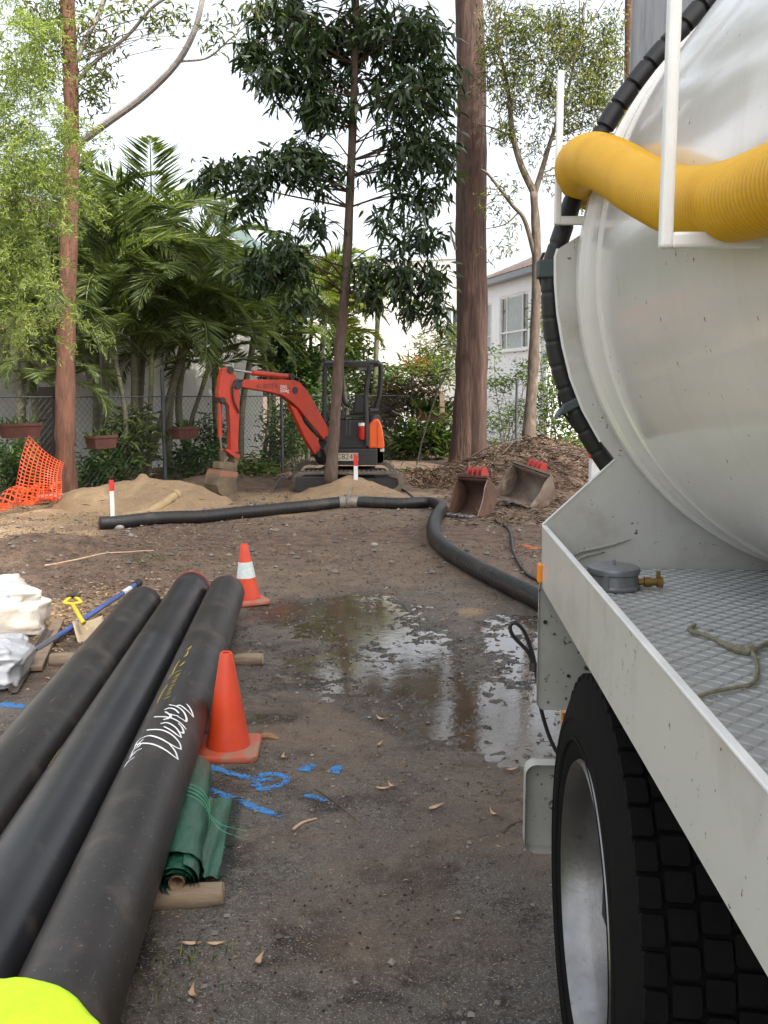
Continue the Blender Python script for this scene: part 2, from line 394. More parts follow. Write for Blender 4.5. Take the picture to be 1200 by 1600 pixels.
mulk = lambda x, y: np.clip(.12 + .9 * sstep(-1.0, -2.2, x) * sstep(4.4, 5.4, y) + .5 * sstep(7, 9.5, y) * sstep(.4, .6, fbm(x, y, 77) + .5) + sstep(.9, 1.6, x) * .3, 0, 1) * sstep(3.2, 6, y)
flakes(19000, (-5, 3.2, 3.2, 12), (.012, .055), (.003, .010), M_litter, 'leaf_litter', 'brown bark and leaf litter strewn over the dirt', keep=mulk)
flakes(11000, (-7, 4.8, 11, 19), (.04, .16), (.006, .018), M_litter, 'bark_litter', 'dark bark and twigs over the far soil and mounds', tilt=.3, zoff=.01,
       keep=lambda x, y: np.where((x > .9), 1., .06 + .7 * (y > 16.0)))
flakes(1500, (-2.9, -1.55, 5.0, 8.2), (.02, .06), (.008, .02), M_chip, 'wood_chips', 'pale wood chips scattered around the shovel', keep=lambda x, y: np.exp(-((x + 2.1) / .45) ** 2 - ((y - 6.6) / .9) ** 2))
flakes(4200, (-1.3, 1.0, 1.6, 5.8), (.006, .026), (.002, .006), M_litter, 'twig_litter', 'tiny twigs and bark crumbs on the asphalt', zoff=.004, tilt=.1)
flakes(9000, (.5, 5.0, 15.4, 19.2), (.05, .20), (.008, .022), M_litter, 'mound_bark', 'shredded bark covering the tall mulch heap', tilt=.45, zoff=.012)
# stones
def stones(n, reg, smin, smax, m, name, label, keep=None):
    x = rs.uniform(reg[0], reg[1], n); y = rs.uniform(reg[2], reg[3], n)
    if keep is not None: k = rs.rand(n) < keep(x, y); x, y = x[k], y[k]
    n = len(x); s = smin + (smax - smin) * rs.rand(n) ** 3; z = ground_h(x, y) + s * .25
    base = np.array([[1, 0, 0], [0, 1, 0], [-1, 0, 0], [0, -1, 0], [0, 0, .7], [0, 0, -.7]], float)
    V = base[None] * (1 + .35 * rs.uniform(-1, 1, (n, 6, 1))); a = rs.rand(n) * 6.28; ca, sa = np.cos(a)[:, None], np.sin(a)[:, None]
    V = np.stack([V[..., 0] * ca - V[..., 1] * sa, V[..., 0] * sa + V[..., 1] * ca, V[..., 2]], -1) * s[:, None, None] + np.stack([x, y, z], 1)[:, None]
    T = np.array([[0, 1, 4], [1, 2, 4], [2, 3, 4], [3, 0, 4], [1, 0, 5], [2, 1, 5], [3, 2, 5], [0, 3, 5]])
    F = (np.arange(n)[:, None, None] * 6 + T[None]).reshape(-1, 3)
    return build(name, (V.reshape(-1, 3), F), m, loc=(0, 0, 0), rnd=np.repeat(rs.rand(n), 6), angle=60, kind='stuff', label=label)
M_crumb = leafmat('dark_soil_crumb', [(.018, .013, .010), (.04, .028, .02), (.075, .052, .036)], .9, 0)
M_stone = leafmat('gravel_stone', [(.06, .05, .045), (.13, .115, .10), (.24, .21, .18)], .8, 0)
stones(16000, (-1.3, 1.5, 1.6, 9.5), .003, .014, M_stone, 'gravel', 'fine gravel lying over the worn asphalt', keep=lambda x, y: .25 + .75 * sstep(.2, .6, wetness(x, y)) * sstep(.45, .6, fbm(x * 2, y * 2, 99) + .5))
stones(18000, (-1.5, 1.3, 1.6, 9.0), .0015, .0075, M_crumb, 'soil_crumbs', 'dark crumbs of soil trodden over the asphalt', keep=lambda x, y: .08 + .92 * sstep(.48, .64, fbm(x * 2.6, y * 2.6, 133, 4, .6) + .5))
stones(1600, (-5, 4, 8, 14.5), .01, .04, M_stone, 'clod', 'small clods of soil over the dirt track')
# grass tufts at the lower left and behind the pipes
gp = []
for (px, py, s) in ((250, 1545, .05), (305, 1505, .06), (215, 885, .12), (255, 880, .10), (278, 893, .05)):
    c = P(px, py); gp.append((c, s))
pos = []; dr = []; LL = []
for c, s in gp:
    k = 26; q = c + np.stack([rs.normal(size=k) * s, rs.normal(size=k) * s, np.zeros(k)], 1); q[:, 2] = ground_h(q[:, 0], q[:, 1]) - .002
    pos.append(q); dr.append(np.stack([rs.normal(size=k) * .6, rs.normal(size=k) * .6, np.ones(k)], 1)); LL.append(rs.uniform(.3, .9, k) * s)
V, F, r = leaves(np.vstack(pos), np.vstack(dr), np.hstack(LL), .005, curl=.1)
M_grass = leafmat('sparse_grass', [(.05, .085, .02), (.11, .15, .045), (.2, .19, .08)], .6, .3)
build('grass_tufts', (V, F), M_grass, loc=(0, 0, 0), smooth=False, rnd=r, kind='stuff', label='sparse green weeds poking through the ground')

# large fallen gum leaves, each its own object
M_gum = mat('dry_gum_leaf', (.50, .36, .24), .6, (.38, .24, .15), scale=20)
def gumleaf(px, py, L, ang, lab):
    L = L * .82
    c = P(px, py); n = 9; t = np.linspace(0, 1, n); w = np.sin(np.pi * t ** .8) * L * .13 + .0006
    bend = .18 * np.sin(np.pi * t) * L; dx, dy = math.cos(ang), math.sin(ang); G = []
    for i in range(n):
        x = (t[i] - .5) * L; row = []
        for k in (-1, 0, 1):
            yy = bend[i] + k * w[i]; row.append((c[0] + x * dx - yy * dy, c[1] + x * dy + yy * dx, 0))
        G.append(row)
    G = np.array(G); base = ground_h(G[..., 0], G[..., 1]).max() + .002
    G[..., 2] = base + .012 * (2 * t[:, None] - 1) ** 2 + np.array([.006, 0, .006])[None]
    return build('fallen_leaf', MB().grid(G), M_gum, label=lab, cat='leaf', group='dry gum leaves on the asphalt')
for (px, py, L, a, lab) in ((410, 1512, .075, 1.5, 'split pale gum leaf standing out alone near the bottom left'),
    (306, 1562, .07, 1.9, 'curled gum leaf closest to the bottom edge'),
    (300, 1488, .07, .05, 'left one of two gum leaves end to end below the branch'),
    (338, 1488, .065, .15, 'right one of two gum leaves end to end below the branch'),
    (682, 1273, .10, .7, 'largest gum leaf in the open middle of the asphalt'),
    (773, 1280, .07, 2.2, 'gum leaf between the largest leaf and the mudflap'),
    (598, 1243, .075, .0, 'flat lying gum leaf of the close pair below the puddle'),
    (614, 1236, .07, 2.3, 'tilted gum leaf of the close pair below the puddle'),
    (595, 1172, .07, 1.2, 'small gum leaf at the near rim of the puddle'),
    (446, 1190, .07, 1.8, 'small curled gum leaf right of the plain cone foot'),
    (597, 1128, .09, 2.5, 'gum leaf floating at the left of the puddle'),
    (800, 1210, .07, .3, 'greenish gum leaf nearest above the mudflap'),
    (216, 1472, .06, .3, 'gum leaf tucked against the right pipe below the branch')):
    gumleaf(px, py, L, a, lab)
M_bark = mat('loose_bark', (.20, .10, .055), .85, (.32, .18, .10), scale=30, bump=.003)
c = P(418, 1160); b = MB(); b.tube(spline([c + (-.05, 0, .02), c + (0, .005, .03), c + (.05, .0, .018)], 4), [.004, .012, .014, .016, .015, .014, .013, .01, .004], 7)
build('bark_piece', b, M_bark, label='curled piece of brown bark beside the plain orange cone', cat='bark')
M_twig = mat('twig', (.07, .05, .038), .85, (.12, .09, .065), scale=30)
for (a, z, r, lab) in (((P(492, 1240)), P(563, 1295), .004, 'thin dark twig lying in the middle of the asphalt'), (P(785, 1310), P(818, 1290), .005, 'short dark twig beside the truck mudflap'),
                  (P(458, 1305), P(495, 1288), .006, 'short pale stick lying right of the green roll'), (P(70, 890), P(240, 868), .010, 'long straw coloured stick on the bark behind the bag')):
    q = spline([a, a * .6 + z * .4 + (0, .02, 0), z], 5); q[:, 2] = ground_h(q[:, 0], q[:, 1]) + r * .8
    build('stick', MB().tube(q, np.linspace(r, r * .6, len(q)), 6), M_gum if 'pale' in lab or 'straw' in lab else M_twig, label=lab, cat='stick')

# blue spray paint marks, laid on the ground
M_blue = mat('blue_spray_paint', (.045, .21, .50), .85, (.035, .15, .36), scale=60)
def paint(pxs, w, name, label, m=M_blue, n=10):
    q = spline([P(*p) for p in pxs], n); b = MB(); k = 24
    T = np.gradient(q, axis=0); T /= np.linalg.norm(T, axis=1)[:, None] + 1e-9; S = np.stack([-T[:, 1], T[:, 0], T[:, 2] * 0], 1)
    d = np.cumsum(np.r_[0, np.linalg.norm(np.diff(q, axis=0), axis=1)]); m_ = max(8, int(d[-1] / .0035)); dd = np.linspace(0, d[-1], m_)
    q = np.stack([np.interp(dd, d, q[:, i]) for i in range(3)], 1); S = np.stack([np.interp(dd, d, S[:, i]) for i in range(3)], 1)
    o = np.linspace(-1, 1, k); G = q[:, None] + S[:, None] * o[None, :, None] * w; X, Y = G[..., 0], G[..., 1]
    G[..., 2] = ground_h(X, Y) + .0035
    dens = 1.15 - np.abs(o)[None] ** 2 * .9 + 2.6 * fbm(X * 170, Y * 170, 7, 2) + 1.0 * fbm(X * 25, Y * 25, 8, 2) - .7 * sstep(.86, 1, dd / dd[-1])[:, None]
    F = [(i * k + j, i * k + j + 1, (i + 1) * k + j + 1, (i + 1) * k + j) for i in range(m_ - 1) for j in range(k - 1) if dens[i, j] > .70]
    b.add(G.reshape(-1, 3), F); return build(name, b, m, smooth=False, label=label, cat='paint mark')
paint([(300, 1196), (345, 1210), (395, 1224), (430, 1226)], .024, 'paint_marking', 'upper blue sprayed line below the plain cone')
paint([(395, 1228), (410, 1240), (442, 1232), (445, 1220), (415, 1216), (396, 1226)], .022, 'paint_marking', 'blue sprayed loop right of the plain cone')
paint([(325, 1240), (365, 1255), (400, 1270), (440, 1285)], .022, 'paint_marking', 'lower blue sprayed line above the green flap')
paint([(474, 1212), (486, 1200)], .035, 'paint_marking', 'first faint blue dab on the open asphalt')
paint([(520, 1215), (533, 1204)], .03, 'paint_marking', 'second faint blue dab on the open asphalt')
paint([(478, 1249), (512, 1260)], .02, 'paint_marking', 'faint blue streak crossing the thin twig')
paint([(0, 1105), (40, 1110)], .04, 'paint_marking', 'blue sprayed patch beside the dark picket on the left')
M_or = mat('orange_spray_paint', (.62, .16, .03), .8, (.35, .12, .05), scale=50)
paint([(815, 855), (842, 862)], .06, 'paint_marking', 'small orange sprayed mark near the truck corner', M_or)

# ------------------------------------------------------------------ pipes
M_pipe = mat('black_coated_pipe', (.0135, .0115, .0105), .45, (.022, .018, .016), scale=4, speck=((.13, .115, .10), 75, .665), streak=((.10, .088, .075), (60, 2.5, 60), .66, .74), bump=.0006, bscale=60, dirt=(.060, .049, .040), dscale=6, dlo=.52, dhi=.74)
M_pipe2 = mat('bluish_black_pipe', (.0125, .0132, .0158), .36, (.020, .020, .022), scale=3, bump=.0004, bscale=60, dirt=(.060, .052, .045), dscale=7, dlo=.57, dhi=.75)
M_rim = mat('red_pipe_seal', (.30, .055, .035), .7)
M_chalk = mat('white_paint_marker', (.80, .80, .80), .7, (.7, .7, .7))
M_yel = mat('yellow_stencil', (.50, .38, .04), .7, (.40, .30, .04))
PR, PZ = .128, .205
PDIR = U([-.0855, 1, 0]); PRT = np.array([PDIR[1], -PDIR[0], 0])
def pipe(x0, yend, m, label, flare=False):
    e = np.array([x0 - .0855 * (yend - 6.4), yend, PZ]); L = 5.9
    o = thing('steel_pipe', (e[0], e[1] - L / 2, PZ - PR), label, 'pipe', 'three black pipes lying side by side')
    r, q = PR, PR - .011
    prof = [(0, r - .006), (.012, r), (.12, r), (.13, r + .0015), (.17, r + .0015), (.18, r), (.9, r), (1.7, r), (1.71, r + .0012), (1.75, r + .0012), (1.76, r), (L * .6, r), (L - .012, r), (L, r - .006), (L, q), (L - .3, q), (L / 2, q), (.3, q), (0, q), (0, r - .006)]
    b = MB(); b.lathe(prof, e, -PDIR, 64); build('barrel', b, m, o)
    return o, e
pipeR, eR = pipe(-1.11, 6.42, M_pipe, 'right pipe of the three, with white handwriting on it')
pipeM, eM = pipe(-1.11 - .262, 6.55, M_pipe2, 'middle pipe of the three, smooth bluish black with a red end')
pipeL, eL = pipe(-1.11 - .525, 6.05, M_pipe, 'left pipe of the three, dusty and nearest the shovel')
b = MB(); b.lathe([(-.012, PR + .004), (-.012, PR - .03), (.02, PR - .03), (.02, PR + .004), (-.012, PR + .004)], eM, -PDIR, 48); build('end_seal', b, M_rim, pipeM)
def on_pipe(px, py, e, lift=.0012):
    r = ray(px, py); o = C0 - e; d = r - PDIR * r.dot(PDIR); oo = o - PDIR * o.dot(PDIR)
    A, B, Cc = d.dot(d), 2 * d.dot(oo), oo.dot(oo) - (PR + lift) ** 2; D = B * B - 4 * A * Cc
    if D < 0: t = -B / (2 * A)
    else: t = (-B - math.sqrt(D)) / (2 * A)
    p = C0 + r * t; a = (p - e).dot(PDIR); rad = (p - e) - PDIR * a; return e + PDIR * a + U(rad) * (PR + lift), U(rad)
def strokes(lst, e, w, m, name, parent, conv):
    b = MB()
    for s in lst:
        q = spline([(*conv(p), 0) for p in s], 5); pts = [on_pipe(x, y, e) for x, y, _ in q]
        p = np.array([a for a, _ in pts]); N = np.array([c for _, c in pts]); T = np.gradient(p, axis=0)
        S = np.cross(N, T); S /= np.linalg.norm(S, axis=1)[:, None] + 1e-9
        ww = w * (.7 + .6 * np.sin(np.linspace(.3, 2.8, len(p))))[:, None]
        b.grid(np.stack([p - S * ww, p + S * ww], 1))
    return build(name, b, m, parent, smooth=False)
cv = lambda p: (170 + p[0] / 8, 1080 + p[1] / 8)
W = [[(330, 670), (430, 650), (560, 665), (700, 730), (810, 810), (865, 850)], [(865, 855), (830, 750), (750, 650)], [(440, 570), (520, 555), (640, 590), (750, 650), (850, 705), (905, 725)],
     [(905, 725), (880, 640), (790, 545), (680, 490), (580, 478), (475, 486)], [(690, 440), (780, 490), (860, 550), (910, 578)], [(910, 575), (860, 480), (790, 420), (720, 392), (645, 405)],
     [(860, 500), (930, 520), (920, 460), (870, 400)], [(970, 478), (900, 400), (820, 350), (740, 325), (650, 318), (565, 320)], [(680, 355), (750, 335), (770, 300), (705, 255)], [(740, 280), (800, 295), (870, 310)],
     [(695, 230), (760, 210), (830, 230), (875, 275)], [(860, 315), (920, 350), (965, 375), (970, 330), (930, 250), (850, 190), (755, 168)],
     [(850, 185), (890, 175), (950, 215), (1010, 270), (1060, 325)], [(1060, 325), (1035, 250), (1000, 190), (972, 158)]]
strokes(W, eR, .0040, M_chalk, 'handwriting', pipeR, cv)
W2 = [[(80, 950), (130, 880), (210, 820)], [(150, 820), (210, 760), (300, 715)], [(165, 800), (200, 730), (250, 700), (290, 660), (265, 690)], [(205, 720), (240, 640), (290, 590), (340, 570)], [(235, 700), (275, 640), (320, 600)], [(140, 850), (190, 790), (230, 760)]]
strokes(W2, eR, .0026, M_chalk, 'handwriting', pipeR, lambda p: (184 + p[0] / 8, 1080 + p[1] / 8))
cy = lambda p: (232 + p[0] / 12, 1000 + p[1] / 12)
Y1 = [[(290, 1110), (400, 1050)], [(325, 1035), (415, 985)], [(335, 990), (430, 945)], [(370, 935), (440, 890)], [(395, 885), (490, 830)], [(435, 810), (515, 765)], [(440, 775), (545, 720)], [(475, 715), (575, 665)], [(500, 680), (600, 620)],
      [(370, 730), (440, 650), (530, 595), (620, 560)], [(590, 490), (640, 440), (685, 400)], [(610, 470), (670, 420)], [(660, 320), (720, 270), (745, 200)], [(690, 290), (740, 250)], [(720, 190), (810, 110)], [(740, 180), (790, 140)], [(160, 1180), (260, 980), (360, 840)], [(440, 640), (500, 520), (580, 380)]]
strokes(Y1, eR, .0022, M_yel, 'stencil_print', pipeR, cy)
strokes([[(280, 930), (240, 1000), (200, 1060)]], eM, .003, M_yel, 'stencil_stripe', pipeM, lambda p: (p[0] * .375 + 0, p[1] * .375 + 800 - 0) if False else (p[0] * 450 / 1200, 800 + p[1] * 450 / 1200))

# timber bearers under the pipes
M_log = mat('grey_branch_wood', (.19, .13, .085), .85, (.26, .20, .14), scale=9, stretch=(1, 6, 6), bump=.003, bscale=40)
M_cut = mat('cut_wood_end', (.48, .36, .22), .8, (.38, .27, .16), scale=30)
def log(name, a, z, r0, r1, label, bow=.01):
    o = thing(name, ((a + z) / 2 * (1, 1, 0)), label, 'log')
    n = 14; t = np.linspace(0, 1, n)[:, None]; p = a + (z - a) * t; p[:, 2] += bow * np.sin(np.pi * t[:, 0] * 2); rr = np.linspace(r0, r1, n) * (1 + .06 * rs.normal(size=n))
    build('branch', MB().tube(p, rr, 14), M_log, o); d = U(z - a)
    b = MB(); b.lathe([(-.002, 0.0001), (0.0015, rr[-1] * .9), (.0, rr[-1] * .97)], z, d, 14); build('cut_end', b, M_cut, o); return o, p
a = P(411, 1030, .037); log('bearer_log', np.array([a[0] - 1.25, a[1] - .02, .036]), a, .040, .037, 'round timber log poking out under the pipes beside the plain cone')
a = P(349, 1396, .04); l2, pp = log('bearer_log', np.array([a[0] - 1.1, a[1] - .10, .037]), a, .041, .036, 'thick branch under the pipes below the green roll')
k = pp[10] + (0, -.03, .005); b = MB(); b.tube([k, k + (.02, -.035, .0), k + (.04, -.05, -.004)], [.02, .014, .011], 9); build('branch_stub', b, M_log, l2)

# ------------------------------------------------------------------ traffic cones
M_cone = mat('faded_orange_cone', (.60, .055, .014), .5, (.50, .045, .013), scale=6, bump=.0004, dirt=(.46, .13, .07), dscale=7, dlo=.62, dhi=.85)
M_foot = mat('dusty_cone_foot', (.48, .07, .035), .65, (.36, .11, .065), scale=9, dirt=(.26, .16, .11), dscale=12, dlo=.5, dhi=.65)
M_refl = mat('reflective_band', (.62, .68, .66), .35, (.48, .55, .52), scale=40)
def cone(c, rz, label, band=False, tilt=(0, 0)):
    o = thing('traffic_cone', c, label, 'cone', 'orange traffic cones')
    h, s = .455, .14; b = MB(); q = []
    for k in range(4):
        for j in range(5):
            a = k * math.pi / 2 + j * math.pi / 8; cc = np.array([[1, 1], [-1, 1], [-1, -1], [1, -1]][k]) * (s - .035); q.append((cc[0] + .035 * math.cos(a), cc[1] + .035 * math.sin(a)))
    q = np.array(q); ca, sa = math.cos(rz), math.sin(rz); q = np.stack([q[:, 0] * ca - q[:, 1] * sa, q[:, 0] * sa + q[:, 1] * ca], 1)
    n = len(q); V = []; zz = [(0, .985), (.006, 1), (.024, 1), (.032, .96), (.034, .9)]
    for z, f in zz: V += [(c[0] + x * f, c[1] + y * f, c[2] + z) for x, y in q]
    F = [tuple(range(n - 1, -1, -1)), tuple((len(zz) - 1) * n + j for j in range(n))] + [(i * n + j, i * n + (j + 1) % n, (i + 1) * n + (j + 1) % n, (i + 1) * n + j) for i in range(len(zz) - 1) for j in range(n)]
    b.add(V, F); build('foot', b, M_foot, o)
    ax = U([tilt[0], tilt[1], 1]); r0, r1 = .093, .027
    rr = lambda z: r0 + (r1 - r0) * (z - .06) / (h - .06)
    prof = [(.030, .098), (.05, .096), (.06, rr(.06)), (.2, rr(.2)), (h - .008, rr(h - .008)), (h, r1 - .004), (h - .002, .016), (h - .1, .026), (.2, rr(.2) - .006), (.035, .085)]
    build('body', MB().lathe(prof, c, ax, 40), M_cone, o)
    if band: build('reflective_band', MB().lathe([(.195, rr(.195) + .0005), (.196, rr(.196) + .0022), (.315, rr(.315) + .0022), (.316, rr(.316) + .0005)], c, ax, 40), M_refl, o)
    return o
c = P(357, 1180); cone((c[0], c[1], float(ground_h(c[0], c[1])) + .002), .05, 'plain orange traffic cone beside the pipes, nearest the camera')
c = P(387, 944); cone((c[0], c[1], float(ground_h(c[0], c[1])) + .004), .5, 'orange traffic cone with white reflective band at the pipe ends', True, (-.04, 0))

# ------------------------------------------------------------------ rolled green silt fence
M_green = mat('green_plastic_weave', (.010, .060, .036), .36, (.018, .10, .062), scale=14, stretch=(3, 1, 3), bump=.004, bscale=26)
M_fray = mat('dark_fray', (.012, .022, .02), .8)
M_twine = mat('green_twine', (.05, .28, .16), .6)
ra, rb = P(272, 1392, .085) + (0, .03, 0), P(297, 1203, .08); ra[2] = rb[2] = .088
gr = thing('silt_fence_roll', (ra + rb) / 2 * (1, 1, 0) + (0, 0, .004), 'rolled green plastic silt fence lying along the right pipe', 'roll')
d = U(rb - ra); x = U(np.cross(d, (0, 0, 1))); n = 26; m_ = 40; L = np.linalg.norm(rb - ra); G = []
for i in range(n):
    row = []
    for j in range(m_):
        a = j / (m_ - 1) * 2 * math.pi * 1.06; r = .078 + .006 * math.sin(a * 2 + i * .2) + .018 * float(fbm(np.array(i * .5), np.array(j * .35), 3)) - .012 * (abs(i - 14) < 1) + .008 * a / 6.28
        row.append(ra + d * (.09 + (L - .09) * i / (n - 1) + .03 * math.sin(a + 1)) + x * r * math.cos(a - 1.9) + np.array([0, 0, 1]) * r * math.sin(a - 1.9) * .92)
    G.append(row)
build('wrapped_sheet', MB().grid(G), M_green, gr, angle=180)
b = MB()
q = []
for k in range(90):
    t = k / 89 * 3.2 * 2 * math.pi; r = .030 + .0042 * t / 2 + .0015 * math.sin(t * 2.3); q.append([ra + x * r * math.cos(t) + np.array([0, 0, r * math.sin(t) * .93]) + d * (.004 * math.sin(t * 1.3)), ra + x * r * math.cos(t) + np.array([0, 0, r * math.sin(t) * .93]) + d * (L - .02)])
b.grid(q); build('inner_roll', b, M_green, gr, angle=180)
M_core = mat('cardboard_core', (.26, .17, .10), .9, (.16, .10, .06), scale=20)
build('core', MB().lathe([(.012, .027), (.006, .024), (.016, .016), (.2, .015), (L - .03, .020), (L - .03, .027), (.012, .027)], ra, d, 11), M_core, gr)
# loose flap on the ground
n, m_ = 22, 16; G = np.zeros((n, m_, 3)); c1_, c2_, c3_, c4_ = P(318, 1262), P(366, 1262), P(358, 1340), P(312, 1394)
A0, A1, B0, B1 = P(308, 1270), P(366, 1260), P(300, 1395), P(343, 1385)
for i in range(n):
    for j in range(m_):
        u, v = i / (n - 1), j / (m_ - 1); p = (A0 * (1 - v) + A1 * v) * (1 - u) + (B0 * (1 - v) + B1 * v) * u
        z = float(ground_h(p[0], p[1])) + .008 + .045 * (1 - v) ** 1.5 + .012 * abs(math.sin(v * 7 + u * 3)) ; G[i, j] = (p[0], p[1], z)
build('loose_flap', MB().grid(G), M_green, gr, angle=180)
b = MB()
for i in range(n - 1):
    for k in range(7):
        p = G[i, -1] + (G[i + 1, -1] - G[i, -1]) * rs.rand(); e = p + np.array([.02 + .02 * rs.rand(), rs.normal() * .012, -.003 + .004 * rs.rand()])
        b.tube([p + (-.006, 0, .002), (p + e) / 2 + (0, 0, .004), e], .0011, 3, False)
build('frayed_edge', b, M_fray, gr, kind='stuff')
b = MB()
for off in (.50, .53, .56, .59):
    a = np.linspace(-.6, 3.6, 20); p = ra + d * L * off; q = np.array([p + x * .09 * math.cos(t) + np.array([0, 0, .086 * math.sin(t)]) + d * (.02 * math.sin(t * 1.5 + off * 9)) for t in a])
    b.tube(q, .0018, 4)
for k in range(2):
    p = ra + d * L * (.5 + .02 * k) + x * .09; b.tube(spline([p, p + x * .05 + (0, .02 * k - .05, -.03), p + x * (.12 + .02 * k) + (0, .03 * k - .06, -.06)], 5), .0012, 3)
build('twine', b, M_twine, gr)

# ------------------------------------------------------------------ hi-vis shirt over the near pipe ends
M_hv = mat('fluorescent_yellow_cloth', (.62, .88, .02), .75, (.52, .80, .02), scale=10, bump=.002, bscale=60)
n, k = 40, 96; rr_, aa_ = np.meshgrid(np.linspace(.001, 1, n), np.linspace(0, 2 * math.pi, k), indexing='ij')
ww_ = rr_ * (1 + .10 * fbm(3 + 1.5 * np.cos(aa_), 3 + 1.5 * np.sin(aa_), 8)); X, Y = -.87 + .43 * ww_ * np.cos(aa_), 1.43 + .47 * ww_ * np.sin(aa_); Z = np.zeros_like(X)
for e in (eR, eM, eL):
    cx = e[0] - .0855 * (Y - e[1]); Z = np.maximum(Z, PZ + np.sqrt(np.clip((PR + .012) ** 2 - (X - cx) ** 2, 0, 9)))
Z = np.maximum(Z, PZ + PR * .75) * .35 + .65 * (PZ + PR + .02) + .035 * np.abs(fbm(X * 4, Y * 4, 5, 3)) + .05 * (1 - rr_ ** 2)
Z = np.maximum(Z, PZ + PR * .5); Z[-1] -= .03; Z[-2] -= .008
b = MB(); b.grid(np.stack([X, Y, Z], -1))
o = build('work_shirt', b, M_hv, angle=180, label='bright fluorescent yellow work shirt heaped on the near pipes', cat='shirt')
s = o.modifiers.new('thick', 'SOLIDIFY'); s.thickness = .004

# ------------------------------------------------------------------ bags, shovel, blue handle, picket at the left
M_bag = mat('white_plastic_sack', (.74, .70, .64), .3, (.60, .54, .46), scale=3, bump=.010, bscale=9)
M_bag2 = mat('clear_grey_plastic', (.52, .53, .55), .25, (.42, .43, .45), scale=4, bump=.014, bscale=11)
M_bluep = mat('blue_print', (.06, .27, .55), .5)
M_lblue = mat('pale_blue_print', (.33, .62, .78), .4)
def sack(c, s, m, label, seed, rz=0):
    n, k = 40, 56; G = np.zeros((n, k, 3)); ca, sa = math.cos(rz), math.sin(rz)
    for i in range(n):
        for j in range(k):
            u = (i / (n - 1) - .5) * math.pi; v = j / (k - 1) * 2 * math.pi
            f = lambda t, e: math.copysign(abs(t) ** e, t)
            q = np.array([f(math.cos(u), .4) * f(math.cos(v), .45), f(math.cos(u), .4) * f(math.sin(v), .45), f(math.sin(u), .6)])
            w = float(fbm(np.array(v * 1.2 + 3 * abs(math.sin(v))), np.array(u * 1.7), seed, 4)); q = q * (1 + .30 * w - .45 * abs(float(fbm(np.array(v * 1.6 + 5), np.array(u * 2.2), seed + 3, 3))) + .04 * math.sin(5 * u + 3 * v)); q[2] -= .25 * max(0, q[0]) * q[0]
            q = q * s; G[i, j] = c + np.array([q[0] * ca - q[1] * sa, q[0] * sa + q[1] * ca, max(q[2], -s[2] * .96)])
    G[:, -1] = G[:, 0]
    return build('plastic_sack', MB().grid(G), m, angle=180, label=label, cat='sack'), G
c = P(-66, 1008); bagc = np.array([c[0] - .0, c[1] + .25, .18]); bg1, G1 = sack(bagc, np.array([.46, .33, .185]), M_bag, 'large white plastic sack with blue lettering at the left edge', 13, .5)
c = P(-22, 1075); bg2, _ = sack(np.array([c[0], c[1] + .1, .12]), np.array([.20, .30, .12]), M_bag2, 'crumpled clear plastic bag in front of the white sack', 17, .2)
def project_text(txt, size, px, py, tdir, tree, m, name, parent, upd=(0, 0, 1)):
    V, F = text_verts(txt, size); o = PD(px, py, 5.0); b = MB(); out = []
    ex = U(tdir); ey = U(np.array(upd) - ex * np.dot(upd, ex)); ok = True
    for v in V:
        t = o + ex * v[0] + ey * v[1]; dr = U(t - C0); h = tree.ray_cast(Vector(C0), Vector(dr))
        if h[0] is None: h = (Vector(t), None)
        out.append(np.array(h[0]) - dr * .014)
    b.add(out, F); return build(name, b, m, parent, smooth=False)
me = bg1.data; tree = BVHTree.FromPolygons([tuple(Vector(v.co) + bg1.location) for v in me.vertices], [tuple(p.vertices) for p in me.polygons])
project_text('TAIR', .030, 9, 937, (1, 0, .75), tree, M_bluep, 'lettering', bg1)
b = MB()
for k in range(3):
    a0, a1 = -60, 28 - 8 * k
    row = []
    for t in np.linspace(0, 1, 14):
        px = a0 + (a1 - a0) * t; py = 896 + 7 * k + 6 * math.sin(t * 3) + 14 * t
        for w in (-3.5, 3.5):
            r = U(ray(px, py + w)); h = tree.ray_cast(Vector(C0), Vector(r)); row.append((np.array(h[0]) if h[0] else PD(px, py, 5.9)) - r * .003)
    b.grid(np.array(row).reshape(14, 2, 3))
build('printed_stripes', b, M_lblue, bg1, smooth=False)
M_bh = mat('blue_fibreglass_handle', (.045, .085, .26), .4, (.07, .11, .28), scale=14, dirt=(.4, .36, .3), dscale=20, dlo=.66, dhi=.8)
M_blk = mat('black_rubber', (.018, .018, .019), .6)
M_lab = mat('white_sticker', (.72, .70, .66), .5)
a, z = P(55, 1018, .05), P(214, 912, .10)
o = thing('tool_handle', (a + z) / 2 * (1, 1, 0) + (0, 0, .02), 'long blue tool handle with black end cap by the sack', 'tool')
build('shaft', MB().tube([a, (a + z) / 2, z], .019, 14), M_bh, o)
build('end_cap', MB().lathe([(-.05, .02), (-.05, .023), (-.005, .025), (.02, .034), (.04, .034), (.045, .028), (.045, .0005)], z, z - a, 16), M_blk, o)
build('sticker', MB().lathe([(-.32, .0196), (-.16, .0196)], z, z - a, 14), M_lab, o)
build('ferrule', MB().lathe([(.0, .0001), (0, .023), (.28, .023), (.281, .019)], a, z - a, 14), mat('grey_steel', (.20, .21, .23), .4, metal=.7), o)
M_yp = mat('yellow_plastic_grip', (.62, .43, .02), .45, (.5, .35, .03), scale=9)
M_blade = mat('dusty_pale_blade', (.50, .40, .27), .7, (.36, .27, .17), scale=7, dirt=(.6, .52, .4), dscale=9)
s = thing('shovel', P(135, 975), 'short shovel with yellow D handle and pale dusty blade', 'shovel')
h0, h1 = P(113, 944, .20), P(127, 968, .16)
